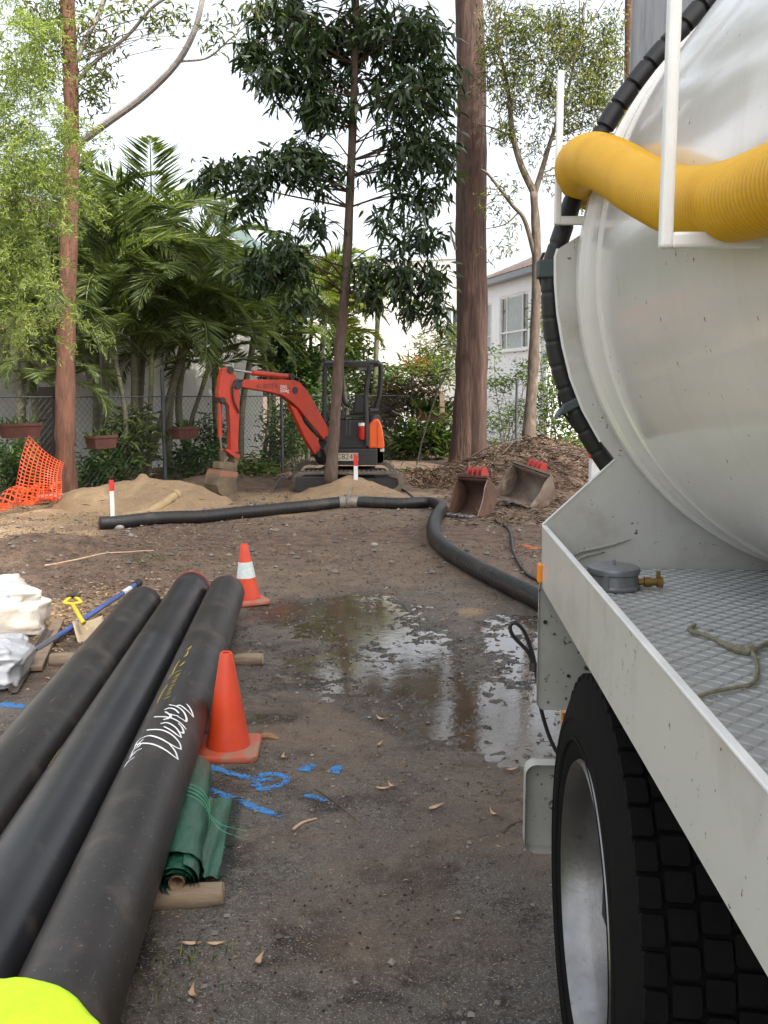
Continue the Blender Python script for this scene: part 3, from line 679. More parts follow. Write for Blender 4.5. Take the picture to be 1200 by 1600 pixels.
build('shaft', MB().tube([h0, h1, P(131, 974, .14)], [.014, .015, .017], 12), M_yp, s)
b = MB(); e1, e2 = PD(101, 941, h0[1] + .02), PD(126, 940, h0[1] + .02); b.tube(spline([h0, (e1 + h0) / 2 + (-.02, 0, .0), e1, (e1 + e2) / 2 + (0, .02, .035), e2, (e2 + h0) / 2 + (.02, 0, 0), h0], 6), .012, 10); build('grip', b, M_yp, s)
build('grip_pad', MB().tube([e1 + (.01, .02, .035), (e1 + e2) / 2 + (0, .02, .042), e2 + (-.01, .02, .035)], [.012, .019, .012], 10), M_blk, s)
cs = [P(114, 972, .14), P(155, 962, .13), P(166, 975, .09), P(157, 990, .05), P(122, 1001, .03)]
n = 10; G = np.zeros((n, n, 3)); k0, k1, k2, k3 = P(113, 970, .13), P(160, 961, .12), P(167, 985, .035), P(122, 1003, .03)
for i in range(n):
    for j in range(n):
        u, v = i / (n - 1), j / (n - 1); G[i, j] = (k0 * (1 - v) + k1 * v) * (1 - u) + (k3 * (1 - v) + k2 * v) * u + np.array([0, 0, -.045 * math.sin(math.pi * v) * (.4 + .6 * u)]) + np.array([0, -.03 * math.sin(math.pi * v) * u, 0])
q = build('blade', MB().grid(G), M_blade, s, angle=180); q.modifiers.new('t', 'SOLIDIFY').thickness = .004
M_pick = mat('dark_star_picket', (.055, .045, .040), .7, (.10, .075, .06), scale=12, stretch=(1, 1, 1), bump=.002)
a, z = P(18, 1082, .03), P(76, 985, .06); b = MB(); dd = U(z - a); xx = U(np.cross(dd, (0, 0, 1)))
for t in (0, 2.09, 4.19):
    w = xx * math.cos(t) + np.cross(xx, dd) * math.sin(t); b.box((a + z) / 2 + w * .014, (np.linalg.norm(z - a), .034, .006), (dd, w, np.cross(dd, w)))
build('star_picket', b, M_pick, smooth=False, label='dark steel picket lying beneath the white sack', cat='picket')
a, z = P(40, 1050, .02), P(78, 975, .02); b = MB(); b.bar(a + (0.06, 0, .02), z + (.06, 0, .02), .07, .03); build('timber_offcut', b, M_log, bevel=.003, smooth=False, label='weathered timber strip beside the dark picket', cat='timber')

# ------------------------------------------------------------------ vacuum tanker truck
AZ = math.radians(2.8); TF = np.array([math.sin(AZ), math.cos(AZ), 0]); TS = np.array([math.cos(AZ), -math.sin(AZ), 0]); TP = np.array([.42, 2.43, 0])
ZU = np.array([0, 0, 1.])
def T(f, s, z): return TP + TF * f + TS * s + ZU * z
def TPX(px, py, f=0): return PP(px, py, T(f, 0, 0), TF)
M_white = mat('white_truck_paint', (.57, .565, .525), .32, (.53, .52, .48), scale=2.5, spec=.5, coat=.25, dirt=(.40, .37, .32), dscale=5, dlo=.52, dhi=.78, speck=((.12, .085, .06), 60, .68), streak=((.42, .39, .33), (14, 14, 1.2), .58, .8))
M_tank = mat('glossy_white_tank', (.72, .705, .655), .20, (.68, .66, .61), scale=1.5, spec=.55, coat=.45, bump=.003, bscale=1.6, dirt=(.62, .59, .53), dscale=2.2, dlo=.52, dhi=.8, speck=((.16, .11, .07), 46, .70), streak=((.58, .55, .49), (9, 9, .7), .58, .95))
M_edge = mat('worn_white_edge', (.80, .80, .78), .45)
M_deck = mat('checker_plate', (.50, .51, .50), .42, (.42, .425, .42), scale=5, metal=.15, dirt=(.17, .14, .10), dscale=9, dlo=.62, dhi=.8)
M_tyre = mat('tyre_rubber', (.0055, .0055, .0055), .9, (.009, .0085, .008), scale=14, bump=.0006, bscale=120, spec=.12)
M_alu = mat('machined_aluminium', (.29, .285, .28), .36, (.20, .195, .19), scale=9, metal=.95, bump=.0005, bscale=90, dirt=(.10, .085, .07), dscale=40, dlo=.6, dhi=.8)
M_dark = mat('dark_chassis', (.018, .017, .016), .7)
M_flap = mat('spattered_grey_guard', (.42, .42, .38), .5, (.35, .345, .31), scale=6, dirt=(.05, .042, .034), dscale=42, dlo=.60, dhi=.65)
M_amber = mat('amber_lens', (.85, .26, .01), .25)
M_yh = mat('yellow_suction_hose', (.66, .37, .006), .42, (.58, .31, .006), scale=5, dirt=(.40, .25, .03), dscale=9, dlo=.64, dhi=.85)
M_black = mat('black_hose', (.007, .007, .0075), .5, (.012, .011, .011), scale=12)
M_brass = mat('brass', (.50, .33, .10), .35, (.3, .2, .07), metal=.9)
M_bar = mat('white_rack_bar', (.80, .80, .78), .35, (.74, .74, .70), scale=20)
truck = thing('vacuum_truck', T(-1.2, .9, 0), 'white vacuum tanker truck with checker plate side deck', 'truck')
FB = -4.2
# side rail, its bright top edge, deck
b = MB(); b.box(T(FB / 2, .004, 1.17), (-FB, .008, .16), (TF, TS, ZU)); b.box(T(FB / 2, .022, 1.094), (-FB, .036, .008), (TF, TS, ZU)); build('side_rail', b, M_white, truck, smooth=False)
b = MB(); b.box(T(FB / 2, .004, 1.2525), (-FB + .002, .012, .005), (TF, TS, ZU)); build('rail_lip', b, M_edge, truck, smooth=False, bevel=.0015)
b = MB(); b.box(T(FB / 2 - .002, 1.0, 1.137), (-FB - .006, 1.98, .006), (TF, TS, ZU)); dk = build('deck', b, M_deck, truck, smooth=False)
V = []; F = []; k = 0
for i in range(int(2.5 / .022)):
    for j in range(int(1.1 / .022)):
        f, s = -.012 - i * .022, .03 + j * .022; a = math.radians(45 if (i + j) % 2 else -45); u = TF * math.cos(a) + TS * math.sin(a); w = np.cross(ZU, u); c = T(f, s, 1.1402)
        V += [c - u * .0135, c - w * .0036, c + u * .0135, c + w * .0036, c - u * .007 + ZU * .0022, c + u * .007 + ZU * .0022]
        F += [(k, k + 1, k + 4), (k + 1, k + 5, k + 4), (k + 1, k + 2, k + 5), (k + 2, k + 3, k + 5), (k + 3, k + 4, k + 5), (k + 3, k, k + 4)]; k += 6
b = MB(); b.add(V, F); build('tread_lugs', b, M_deck, dk, kind='stuff', angle=25)
# tank: axis along the truck
tc_ = TPX(1382, 432); TR = .752
tax = (tc_ - TP); TSx, TZ = tax.dot(TS), tc_[2]
R_ = TR * 1.0
prof = [(-.04, R_ - .03)]
for f, r in ((.0, R_ + .012), (-.008, R_ + .018), (-.05, R_ + .018), (-.06, R_ + .006), (-.10, R_ + .002), (-.16, R_), (-.20, R_ + .001), (-.205, R_ + .006), (-.225, R_ + .006), (-.23, R_), (-.6, R_ - .002), (-1.2, R_), (-1.8, R_ + .001), (-2.6, R_), (-3.6, R_), (-3.9, R_ * .9), (-4.1, R_ * .6), (-4.15, .001)): prof.append((f, r))
prof = [(.10, .001), (.09, R_ * .5), (.05, R_ * .85)] + prof[1:]
build('tank', MB().lathe(prof, T(0, TSx, TZ), TF, 128), M_tank, truck, angle=30)
# end bulkhead plate with its cut corner
pl = [TPX(847, 828), TPX(962, 718)]
cs_ = lambda px, py: (TPX(px, py) - TP).dot(TS)
arc = [TPX(x, y) for x, y in ((940, 690), (912, 640), (893, 590), (881, 540), (873, 490), (869, 440), (869, 400), (873, 388), (931, 351))]
pl += arc + [T(0, TSx, TPX(931, 351)[2] + .02), T(0, TSx * 2, 2.0), T(0, TSx * 2, 1.05), T(0, .002, 1.05)]
pl[0] = T(0, .0, 1.2545)
b = MB(); b.prism([p + TF * .012 for p in pl], TF * .008); build('bulkhead', b, M_white, truck, smooth=False)
b = MB(); e = pl[0] + TF * .012; b.bar(e, pl[1] + TF * .012, .012, .003); b.tube([p + TF * .012 for p in pl[2:10]], .005, 6); build('bulkhead_edge', b, M_edge, truck)
# saddle and mastic smear on the bulkhead
b = MB(); 
for q in ([(882, 880), (905, 862), (935, 856), (960, 850), (985, 842)], [(885, 884), (915, 868), (945, 862)]): b.tube([TPX(x, y, .006) for x, y in q], [.003] + [.005] * (len(q) - 2) + [.002], 6)
build('sealant_bead', b, M_flap, truck)
b = MB(); b.box(T(FB / 2 + .3, TSx, 1.08), (-FB - 1, .75, .10), (TF, TS, ZU)); b.box(T(-2, TSx - .42, .92), (4.6, .09, .24), (TF, TS, ZU)); b.box(T(-2, TSx + .42, .92), (4.6, .09, .24), (TF, TS, ZU)); b.box(T(-.56, TSx, .52), (.14, 1.5, .14), (TF, TS, ZU)); build('chassis', b, M_dark, truck, smooth=False)
# vertical steel drum behind the tank
dx = PD(985, 100, 3.9); DR = .62; dc = np.array([dx[0] + DR, 3.9, 0])
M_drum = mat('weathered_grey_steel', (.34, .35, .36), .55, (.26, .265, .27), scale=7, stretch=(3, 3, .5), dirt=(.14, .135, .13), dscale=4, dlo=.5, dhi=.7, metal=.1)
dr_ = build('filter_drum', MB().lathe([(1.0, .01), (1.0, DR), (2.2, DR), (3.6, DR), (3.75, DR * .8), (3.8, .01)], dc, (.0, -.02, 1), 64), M_drum, truck)
q = []
for a in np.linspace(math.pi * .55, math.pi * 1.42, 70):
    zc = 2.83 + .42 * (1 + math.cos(a)); q.append(dc + np.array([math.cos(a) * (DR + .002), math.sin(a) * (DR + .002) - .05, zc]))
build('weld_seam', MB().tube(q, .012 * (1 + .35 * rs.rand(len(q))), 6), mat('dark_weld', (.10, .095, .09), .7), dr_)
b = MB(); b.box(T(1.2, TSx + .2, .95), (2.6, .8, .16), (TF, TS, ZU)); build('rear_frame', b, M_dark, truck, smooth=False)
# wheels
def wheel(f, s, side, dual):
    c = T(f, s, .5); ax = -TS * side; w = build('wheel', MB().lathe([(-.26, .07), (-.26, .285), (-.255, .292), (-.02, .292), (-.012, .305), (-.004, .312), (.004, .306), (-.012, .29), (-.06, .278), (-.14, .270), (-.17, .262), (-.185, .2), (-.18, .14), (-.15, .13), (-.09, .12), (-.085, .1), (-.085, .001)], c, ax, 72), M_alu, truck)
    tp = [(-.27, .30), (-.285, .36), (-.287, .42), (-.275, .465), (-.262, .488), (-.018, .488), (-.005, .465), (.012, .42), (.012, .37), (.004, .335), (-.006, .318), (-.012, .300)]
    ty = build('tyre', MB().lathe(tp, c, ax, 96), M_tyre, w, angle=50)
    b = MB(); N = 54; x = U(np.cross(ax, ZU)); y = np.cross(ax, x)
    for k in range(N):
        for j, (a0, wd) in enumerate(((-.036, .040), (-.086, .050), (-.140, .049), (-.191, .049), (-.242, .046))):
            a = 2 * math.pi * (k + .18 * j + .010 * rs.normal()) / N; rd = x * math.cos(a) + y * math.sin(a); tg = np.cross(ax, rd); o_ = c + ax * a0
            hl = .0262; p = [o_ + ax * (wd / 2 * i) + tg * (hl * jj) for i, jj in ((-1, -.72), (-.78, -1), (.86, -.94), (1, -.8), (.94, .8), (.80, 1), (-.84, .93), (-1, .75))]
            b.add([v + rd * .484 for v in p] + [o_ + (v - o_) * .95 + rd * .500 for v in p], [tuple(range(8, 16))] + [(i, (i + 1) % 8, 8 + (i + 1) % 8, 8 + i) for i in range(8)])
    build('tread_blocks', b, M_tyre, ty, smooth=False)
    b = MB(); 
    for k in range(10):
        a = 2 * math.pi * k / 10; b.lathe([(-.185, .016), (-.15, .016), (-.145, .012), (-.145, .0005)], c + (x * math.cos(a) + y * math.sin(a)) * .165, ax, 6)
    build('wheel_nuts', b, M_alu, w, smooth=False)
    b = MB(); b.lathe([(.0125, .352), (.0145, .355), (.0125, .358)], c, ax, 72); b.lathe([(.0125, .40), (.014, .403), (.0125, .406)], c, ax, 72); build('sidewall_rings', b, M_tyre, ty)
    if dual:
        c2 = c - ax * .33; t2 = build('inner_tyre', MB().lathe([(a, r) for a, r in tp] , c2, ax, 64), M_tyre, w)
WS = .035
wheel(-.555, WS, 1, True); wheel(-.555, TSx * 2 - WS, -1, False)
# mudguard plates
def rplate(px0, py0, px1, py1, f, r, depth, name, m, lip):
    p0, p1 = TPX(px0, py0, f), TPX(px1, py1, f); s0, z1 = (p0 - TP).dot(TS), p0[2]; s1, z0 = (p1 - TP).dot(TS), p1[2]; q = []
    for (cs, cz, a0) in ((s0 + r, z1 - r, 90), (s0 + r, z0 + r, 180)):
        for k in range(7): a = math.radians(a0 + 15 * k); q.append((cs + r * math.cos(a), cz + r * math.sin(a)))
    q += [(s1, z0), (s1, z1)]
    b = MB(); b.prism([T(f, s, z) for s, z in q], TF * depth)
    # turned edge
    rim = [T(f - lip / 2, s, z) for s, z in q[:-2]] + [T(f - lip / 2, s1, z0)]; n = len(rim)
    G = np.array([[p + TF * lip / 2, p - TF * lip / 2] for p in ([T(f - lip / 2, s1, z1)] + rim)]); b.grid(G)
    o = build(name, b, m, truck, smooth=False); return o
rplate(842, 905, 1160, 1112, .0, .02, .006, 'mudguard', M_flap, .012)
rplate(819, 1184, 1060, 1325, .03, .03, .006, 'mudflap', M_flap, .05)
b = MB(); 
for (x, y, rr) in ((852, 972, .006), (1030, 1080, .006), (888, 1056, .005)): b.lathe([(0, rr), (.004, rr * .8), (.004, .0003)], TPX(x, y, -.004), -TF, 8)
build('guard_bolt', b, M_dark, truck)
b = MB(); p = TPX(846, 895, -.004); b.box(p + TS * -.004, (.03, .014, .05), (TF, TS, ZU)); build('marker_light', b, M_amber, truck, bevel=.004, smooth=False)
b = MB(); p = TPX(881, 1135, .1); b.box(p, (.03, .012, .09), (TF, TS, ZU)); build('reflector', b, M_amber, truck, smooth=False)
# hose rack brackets
def rack(pxt, pyt, pxb, pyb, D, w, pxi, pyi, name='hose_rack'):
    bt = PP(pxb, pyb, T(D, 0, 0), TF); s = (bt - TP).dot(TS); zt = PP(pxt, pyt, T(D, 0, 0), TF)[2]; tp = T(D, s, zt); zi = bt[2]
    inn = T(D, TSx - math.sqrt(max(.01, (TR + .002) ** 2 - (zi - TZ) ** 2)) + .004, zi)
    b = MB(); b.box((bt + tp) / 2, (w, w * .8, abs(zt - zi) + w), (TF, TS, ZU)); b.box((bt + inn) / 2 + TS * w * .3, (w * .9, np.linalg.norm(inn - bt), w), (TF, TS, ZU))
    return build(name, b, M_bar, truck, smooth=False, bevel=.004)
rack(882, 118, 871, 345, .0, .021, 0, 0)
rack(1073, -160, 1040, 376, -1.28, .019, 0, 0)
# spiral wrapped black hose bundle along the tank edge
cl = [(1200, -60), (1118, -12), (1064, 46), (1014, 102), (960, 174), (924, 240), (900, 300), (882, 352), (862, 420), (861, 485), (868, 545), (884, 605), (908, 660), (938, 710), (972, 760)]
q = spline([TPX(x, y, .045) for x, y in cl], 24); d = np.cumsum(np.r_[0, np.linalg.norm(np.diff(q, axis=0), axis=1)]); dd = np.arange(0, d[-1], .004); q = np.stack([np.interp(dd, d, q[:, i]) for i in range(3)], 1)
ph = (dd / .062) % 1; r = .0245 - np.where(dd < d[-1] * .42, .008, .0022) * (ph < .10); hz = build('wrapped_hose_bundle', MB().tube(q, r, 16), M_black, truck, angle=50)
M_clamp = mat('green_grey_clamp', (.05, .075, .075), .5)
for (x, y, an) in ((862, 421, 0), (893, 632, .5)):
    b = MB(); p = TPX(x, y, .04); b.box(p, (.05, .075, .045), (TF, U(TS * math.cos(an) - ZU * -math.sin(an) * 1), U(ZU * math.cos(an) + TS * math.sin(an))))
    build('hose_clamp', b, M_clamp, truck, smooth=False, bevel=.004)
for pts in ([(850, 395), (842, 415), (845, 440), (855, 470)], [(872, 615), (878, 640), (895, 665), (920, 695)]): build('thin_line', MB().tube(spline([TPX(x, y, .05) for x, y in pts], 6), .004, 6), M_black, truck)
# yellow corrugated suction hose lying in the rack (can be lifted out)
cl = [(945, 300, 2.75), (918, 285, 2.55), (906, 262, 2.36), (925, 250, 2.12), (962, 264, 1.83), (1000, 288, 1.60), (1050, 311, 1.40), (1100, 318, 1.25), (1150, 313, 1.13), (1205, 297, 1.03), (1280, 272, .92), (1400, 240, .78), (1600, 220, .62)]
q = spline([PD(x, y, Y) for x, y, Y in cl], 30); d = np.cumsum(np.r_[0, np.linalg.norm(np.diff(q, axis=0), axis=1)]); dd = np.arange(0, d[-1], .0013); q = np.stack([np.interp(dd, d, q[:, i]) for i in range(3)], 1)
tt = dd / d[-1]; rb_ = np.interp(tt, [0, .25, .6, 1], [.066, .060, .048, .048]); r = rb_ - .0090 * (1 - np.abs(np.sin(dd * math.pi / .0112))) ** 1.6
build('suction_hose', MB().tube(q, r, 36), M_yh, angle=180, label='thick yellow ribbed suction hose slung in the rack on the tank', cat='hose')

# things on the deck
c = P(958, 918, 1.143); cap = thing('hose_cap', c, 'round aluminium hose coupling cap with brass valve on the deck', 'cap')
M_cap = mat('cast_aluminium', (.33, .34, .36), .45, (.27, .28, .29), scale=20, metal=.6, bump=.0006)
build('ring', MB().lathe([(0, .02), (0, .060), (.006, .062), (.010, .058), (.034, .057), (.036, .03)], c, ZU, 40), M_cap, cap)
build('lid', MB().lathe([(.036, .02), (.036, .060), (.044, .062), (.05, .060), (.054, .052), (.055, .0005)], c, ZU, 40), M_cap, cap)
build('eye_bolt', MB().lathe([(.05, .004), (.066, .004), (.068, .001)], c + (0, 0, 0), ZU, 10), M_cap, cap)
for a in (2.6, 4.2, .4):
    b = MB(); b.box(c + np.array([math.cos(a) * .059, math.sin(a) * .059, .022]), (.008, .012, .034), ((math.cos(a), math.sin(a), 0), (-math.sin(a), math.cos(a), 0), ZU))
    build('lug', b, M_cap, cap, smooth=False)
v = c + np.array([.056, -.012, .016]); d = U(np.array([1, -.05, 0])); build('brass_valve', MB().lathe([(0, .008), (.012, .008), (.013, .012), (.03, .012), (.031, .009), (.042, .009), (.043, .013), (.056, .013), (.057, .0005)], v, d, 12), M_brass, cap)
b = MB(); b.box(v + d * .046 + (0, 0, .016), (.008, .008, .02)); build('valve_tap', b, M_brass, cap)
M_rope = mat('old_rope', (.34, .31, .22), .85, (.22, .20, .13), scale=60, bump=.002, bscale=120)
q = spline([P(x, y, 1.148) for x, y in ((1230, 1000), (1198, 1005), (1172, 1017), (1140, 1010), (1112, 996), (1082, 987), (1078, 982), (1086, 976))], 8); r = .0040 + .0012 * np.sin(np.arange(len(q)) * 1.9) + .004 * np.exp(-((np.arange(len(q)) - 20) / 6.) ** 2)
b = MB(); b.tube(q, r, 8); b.tube(spline([P(x, y, 1.147) for x, y in ((1172, 1015), (1181, 1030), (1183, 1052), (1175, 1068), (1150, 1074), (1110, 1082), (1085, 1092), (1076, 1102))], 8), .0034, 8)
b.lathe([(-.01, .004), (-.007, .009), (.007, .009), (.01, .004)], P(1172, 1015, 1.150), (1, .2, 0), 8)
build('rope', b, M_rope, label='frayed cord with a knot lying on the checker plate deck', cat='rope')

# ------------------------------------------------------------------ excavator
M_red = mat('orange_red_paint', (.44, .034, .012), .42, (.36, .029, .011), scale=5, dirt=(.14, .05, .03), dscale=8, dlo=.53, dhi=.75, speck=((.10, .075, .05), 40, .64))
M_org = mat('bright_orange_cover', (.75, .11, .012), .4, (.68, .09, .012), scale=4)
M_ek = mat('black_machine_steel', (.016, .016, .017), .5, (.025, .023, .022), scale=8)
M_trk = mat('muddy_rubber_track', (.075, .064, .050), .85, (.16, .13, .10), scale=5)
M_chr = mat('chrome_rod', (.6, .6, .6), .15, metal=1)
M_mud = mat('muddy_steel', (.155, .118, .072), .85, (.085, .062, .04), scale=6, bump=.004, bscale=20)
M_plate = mat('cream_plate', (.50, .44, .33), .6, (.42, .37, .28), scale=20)
M_wtxt = mat('white_decal', (.75, .75, .72), .6)
M_dtxt = mat('dark_decal', (.045, .03, .028), .6)
EY = 15.6; ES = EY / FPX
ex = thing('excavator', np.array([PD(545, 745, EY)[0], EY, 0.02]), 'orange mini excavator with black canopy reaching its bucket to the left', 'excavator')
O = PD(520, 715, EY - .3); A_ = PD(345, 700, 13.7); bh = U((A_ - O) * (1, 1, 0)); bn = np.array([-bh[1], bh[0], 0]); 
if bn[1] > 0: bn = -bn          # towards the camera
B = lambda cx, cy, off=0: PP(330 + cx / 6, 560 + cy / 6, O, bn) + bn * off
boom = [(240, 200), (480, 198), (700, 200), (760, 205), (810, 225), (870, 290), (930, 390), (990, 500), (1040, 590), (1090, 680), (1102, 790), (1050, 780), (1000, 720), (940, 650), (860, 550), (800, 470), (720, 400), (640, 345), (520, 315), (380, 292), (260, 270), (215, 250), (215, 220)]
b = MB(); b.prism([B(*p) for p in boom], bn * .13); bo = build('boom', b, M_red, ex, smooth=False, bevel=.012)
arm = [(100, 90), (160, 85), (205, 150), (240, 240), (250, 330), (248, 560), (237, 770), (240, 890), (210, 930), (168, 870), (160, 640), (150, 450), (110, 395), (56, 370), (52, 330), (70, 200)]
b = MB(); b.prism([B(*p) for p in arm], bn * .10); build('dipper_arm', b, M_red, ex, smooth=False, bevel=.01)
def cyl(a, z, r, name, m, off=0, parent=ex, rod=None):
    p, q = B(*a, off), B(*z, off); o = build(name, MB().tube([p, (p + q) / 2, q], r, 14), m, parent)
    if rod: build('rod', MB().tube([q if rod[0] else p, B(*rod[1], off)], r * .45, 10), M_chr, o)
    return o
cyl((385, 135), (725, 172), .042, 'boom_cylinder', M_red, 0, ex, (0, (165, 100)))
cyl((78, 400), (84, 740), .033, 'bucket_cylinder', M_red, 0, ex, (1, (100, 870)))
lift = [(720, 425), (790, 475), (880, 640), (965, 720), (1012, 830), (995, 912), (960, 900), (880, 770), (815, 640), (740, 470)]
b = MB(); b.prism([B(*p) for p in lift], bn * .08); build('lift_cylinder_guard', b, M_red, ex, smooth=False, bevel=.008)
cyl((860, 560), (985, 720), .035, 'lift_cylinder', M_ek, .02)
b = MB()
for (x, y, r, off) in ((225, 240, .075, 0), (160, 110, .05, 0), (760, 300, .055, 0), (735, 170, .05, 0), (220, 905, .05, 0), (1060, 760, .06, 0), (85, 395, .05, 0), (990, 895, .05, 0)):
    b = MB(); p = B(x, y); b.lathe([(-.075, .0005), (-.075, r), (.075, r), (.075, .0005)], p, bn, 16)
    build('pivot_pin', b, M_ek, ex)
b = MB()
for pts in ([(270, 205), (210, 215), (175, 290), (185, 400), (235, 510)], [(60, 412), (100, 412), (115, 470), (125, 560), (125, 700)], [(730, 170), (790, 190), (850, 230), (870, 260)]):
    b.tube(spline([B(x, y, .075) for x, y in pts], 6), .014, 8)
build('hydraulic_hose', b, M_ek, ex)
sw = [(1000, 850), (1040, 770), (1105, 780), (1110, 960), (1080, 1005), (1030, 960)]
b = MB(); b.prism([B(*p) for p in sw], bn * .30); build('swing_bracket', b, M_ek, ex, smooth=False, bevel=.01)
lk = [(95, 855), (130, 850), (235, 905), (225, 945), (190, 925)]
b = MB(); b.prism([B(*p) for p in lk], bn * .19); build('bucket_link', b, M_red, ex, smooth=False)
hi = [(55, 965), (90, 975), (120, 965), (205, 985), (212, 1050), (180, 1060), (45, 1030)]
b = MB(); b.prism([B(*p) for p in hi], bn * .20); b.prism([B(*p) for p in ((95, 860), (130, 860), (125, 975), (100, 975))], bn * .1); b.prism([B(*p) for p in ((190, 900), (235, 900), (225, 1000), (190, 1000))], bn * .16); build('quick_hitch', b, M_mud, ex, smooth=False, bevel=.008)
bk = [(40, 1035), (190, 1060), (172, 1150), (172, 1230), (186, 1375), (120, 1345), (10, 1255), (-12, 1180), (8, 1110)]
b = MB(); b.prism([B(*p) for p in bk], bn * .34); bu = build('bucket', b, M_mud, ex, smooth=False, bevel=.012)
b = MB()
for k in range(4):
    p = B(160, 1362) + bn * (-.12 + .08 * k); b.box(p, (.10, .05, .03), (U(B(190, 1395) - B(120, 1345)), bn, ZU))
build('bucket_tooth', b, M_mud, ex, smooth=False)
b = MB(); b.prism([B(*p) for p in ((30, 1045), (185, 1062), (178, 1110), (15, 1100))], bn * .352); build('bucket_ear_band', b, mat('worn_red', (.30, .08, .05), .7, (.2, .12, .08), scale=10), bu, smooth=False)
text_on('KUBOTA', .105, B(500, 262, .068), -bh, ZU, M_dtxt, 'lettering', bo)
text_on('SWL', .075, B(655, 268, .068), -bh, ZU, M_wtxt, 'lettering', bo)
text_on('350kg', .075, B(660, 303, .068), -bh, ZU, M_wtxt, 'lettering', bo)
# upper body: pixel frame of the 440,540 crop at distance EY
E = lambda cx, cy, dy=0: PD(440 + cx / 6, 540 + cy / 6, EY + dy) 
def ebox(x0, y0, x1, y1, d0, d1, name, m, bevel=.015, parent=ex):
    a, z = E(x0, y0), E(x1, y1); b = MB(); b.box(((a[0] + z[0]) / 2, EY + (d0 + d1) / 2, (a[2] + z[2]) / 2), (abs(z[0] - a[0]), d1 - d0, abs(a[2] - z[2]))); return build(name, b, m, parent, smooth=False, bevel=bevel)
def eprism(pts, dmid, th, name, m, bevel=.01, parent=ex):
    b = MB(); b.prism([E(x, y) * (1, 0, 1) + (0, EY + dmid, 0) for x, y in pts], (0, th, 0)); return build(name, b, m, parent, smooth=False, bevel=bevel)
ebox(405, 950, 900, 1100, -.48, .50, 'base_frame', M_ek)
# rounded counterweight
q = [E(900, 1040)[0] - .45, EY, 0]; z0, z1 = E(0, 1100)[2], E(0, 950)[2]; cc = np.array([q[0], EY, 0])
build('counterweight', MB().lathe([(z0, .05), (z0, .50), (z0 + .03, .55), (z1 - .03, .55), (z1, .53), (z1, .05)], cc, ZU, 40, a0=-math.pi * .5 - 1.7, a1=-math.pi * .5 + 1.7, ref=(0, 1, 0)), M_ek, ex)
build('counterweight_band', MB().lathe([(z0 + .1, .552), (z0 + .11, .558), (z0 + .125, .558), (z0 + .135, .552)], cc, ZU, 40, a0=-math.pi * .5 - 1.7, a1=-math.pi * .5 + 1.7, ref=(0, 1, 0)), mat('grey_trim', (.12, .12, .12), .5), ex)
cov = [(815, 950), (815, 740), (850, 690), (905, 675), (930, 720), (952, 820), (965, 950)]
eprism(cov, -.02, .85, 'engine_cover', M_org, .03)
eprism([(905, 690), (928, 735), (950, 840), (962, 945), (905, 945)], -.455, .02, 'cover_panel', M_org, .006)
ebox(535, 690, 800, 950, -.42, .38, 'floor_console', M_ek); ebox(540, 650, 800, 668, -.45, .40, 'console_top', M_ek)
b = MB()
for x in (610, 640): b.bar(E(x, 690, -.43), E(x, 840, -.43), .012)
build('console_rail', b, mat('mid_grey', (.09, .09, .09), .5), ex, smooth=False)
eprism([(665, 640), (680, 530), (700, 480), (790, 470), (812, 520), (815, 640)], .05, .42, 'seat_back', M_ek, .03)
ebox(640, 600, 810, 655, -.15, .30, 'seat_cushion', M_ek, .03); eprism([(690, 455), (780, 455), (790, 495), (685, 498)], .05, .34, 'headrest', M_ek, .02)
b = MB(); p = E(855, 710, -.30); b.lathe([(-.10, .01), (-.10, .10), (-.08, .115), (.08, .115), (.10, .10), (.10, .01)], p, (.75, -.66, 0), 24); b_ = build('air_filter', b, M_ek, ex)
for v in [b_]: v.scale = (1, 1, 1)
b = MB(); p = E(751, 880, -.50); zt = E(751, 735)[2]; b.lathe([(0, .01), (0, .052), (.02, .056), (zt - p[2] - .03, .056), (zt - p[2], .03), (zt - p[2] + .03, .02), (zt - p[2] + .04, .001)], p, ZU, 18)
fe = build('fire_extinguisher', b, mat('extinguisher_red', (.42, .015, .012), .3), ex)
b = MB(); b.tube(spline([p + (0, 0, zt - p[2] + .04), p + (-.02, 0, zt - p[2] + .08), p + (.06, -.02, zt - p[2] + .02)], 4), .01, 6); build('nozzle', b, M_ek, fe)
b = MB(); b.lathe([(.22, .0565), (.27, .0565)], p, ZU, 18); build('label', b, M_wtxt, fe)
pl_ = ebox(545, 988, 728, 1058, -.545, -.53, 'number_plate', M_plate, 0); text_on('C8247F', .125, E(636, 1023) * (1, 0, 1) + (0, EY - .5475, 0), (1, 0, 0), ZU, M_dtxt, 'number', pl_)
b = MB(); b.box(E(955, 968) * (1, 0, 1) + (-.02, EY - .30, 0), (.07, .08, .045)); build('reflector', b, M_wtxt, ex, smooth=False)
# canopy
def epath(pts, n=8): return spline([E(x, y, d) for x, y, d in pts], n)
b = MB()
b.tube(epath([(400, 720, -.45), (402, 500, -.45), (408, 300, -.45), (415, 190, -.45), (440, 158, -.45)]), .038, 10)
b.tube(epath([(800, 940, -.5), (795, 700, -.5), (790, 480, -.5), (812, 300, -.5), (832, 200, -.5), (870, 155, -.4)]), .042, 10)
b.tube(epath([(870, 620, .38), (915, 480, .38), (930, 330, .38), (928, 200, .38), (895, 150, .34)]), .042, 10)
b.tube(epath([(640, 570, .40), (590, 530, .40), (572, 420, .40), (566, 300, .40), (566, 180, .40)]), .035, 10)
build('canopy_post', b, M_ek, ex)
b = MB(); b.box((E(665, 160)[0], EY - .02, E(665, 160)[2] - .02), (E(935, 0)[0] - E(410, 0)[0] - .04, 1.0, .07)); build('canopy_roof', b, mat('dark_grey_roof', (.03, .031, .034), .4), ex, smooth=False, bevel=.03)
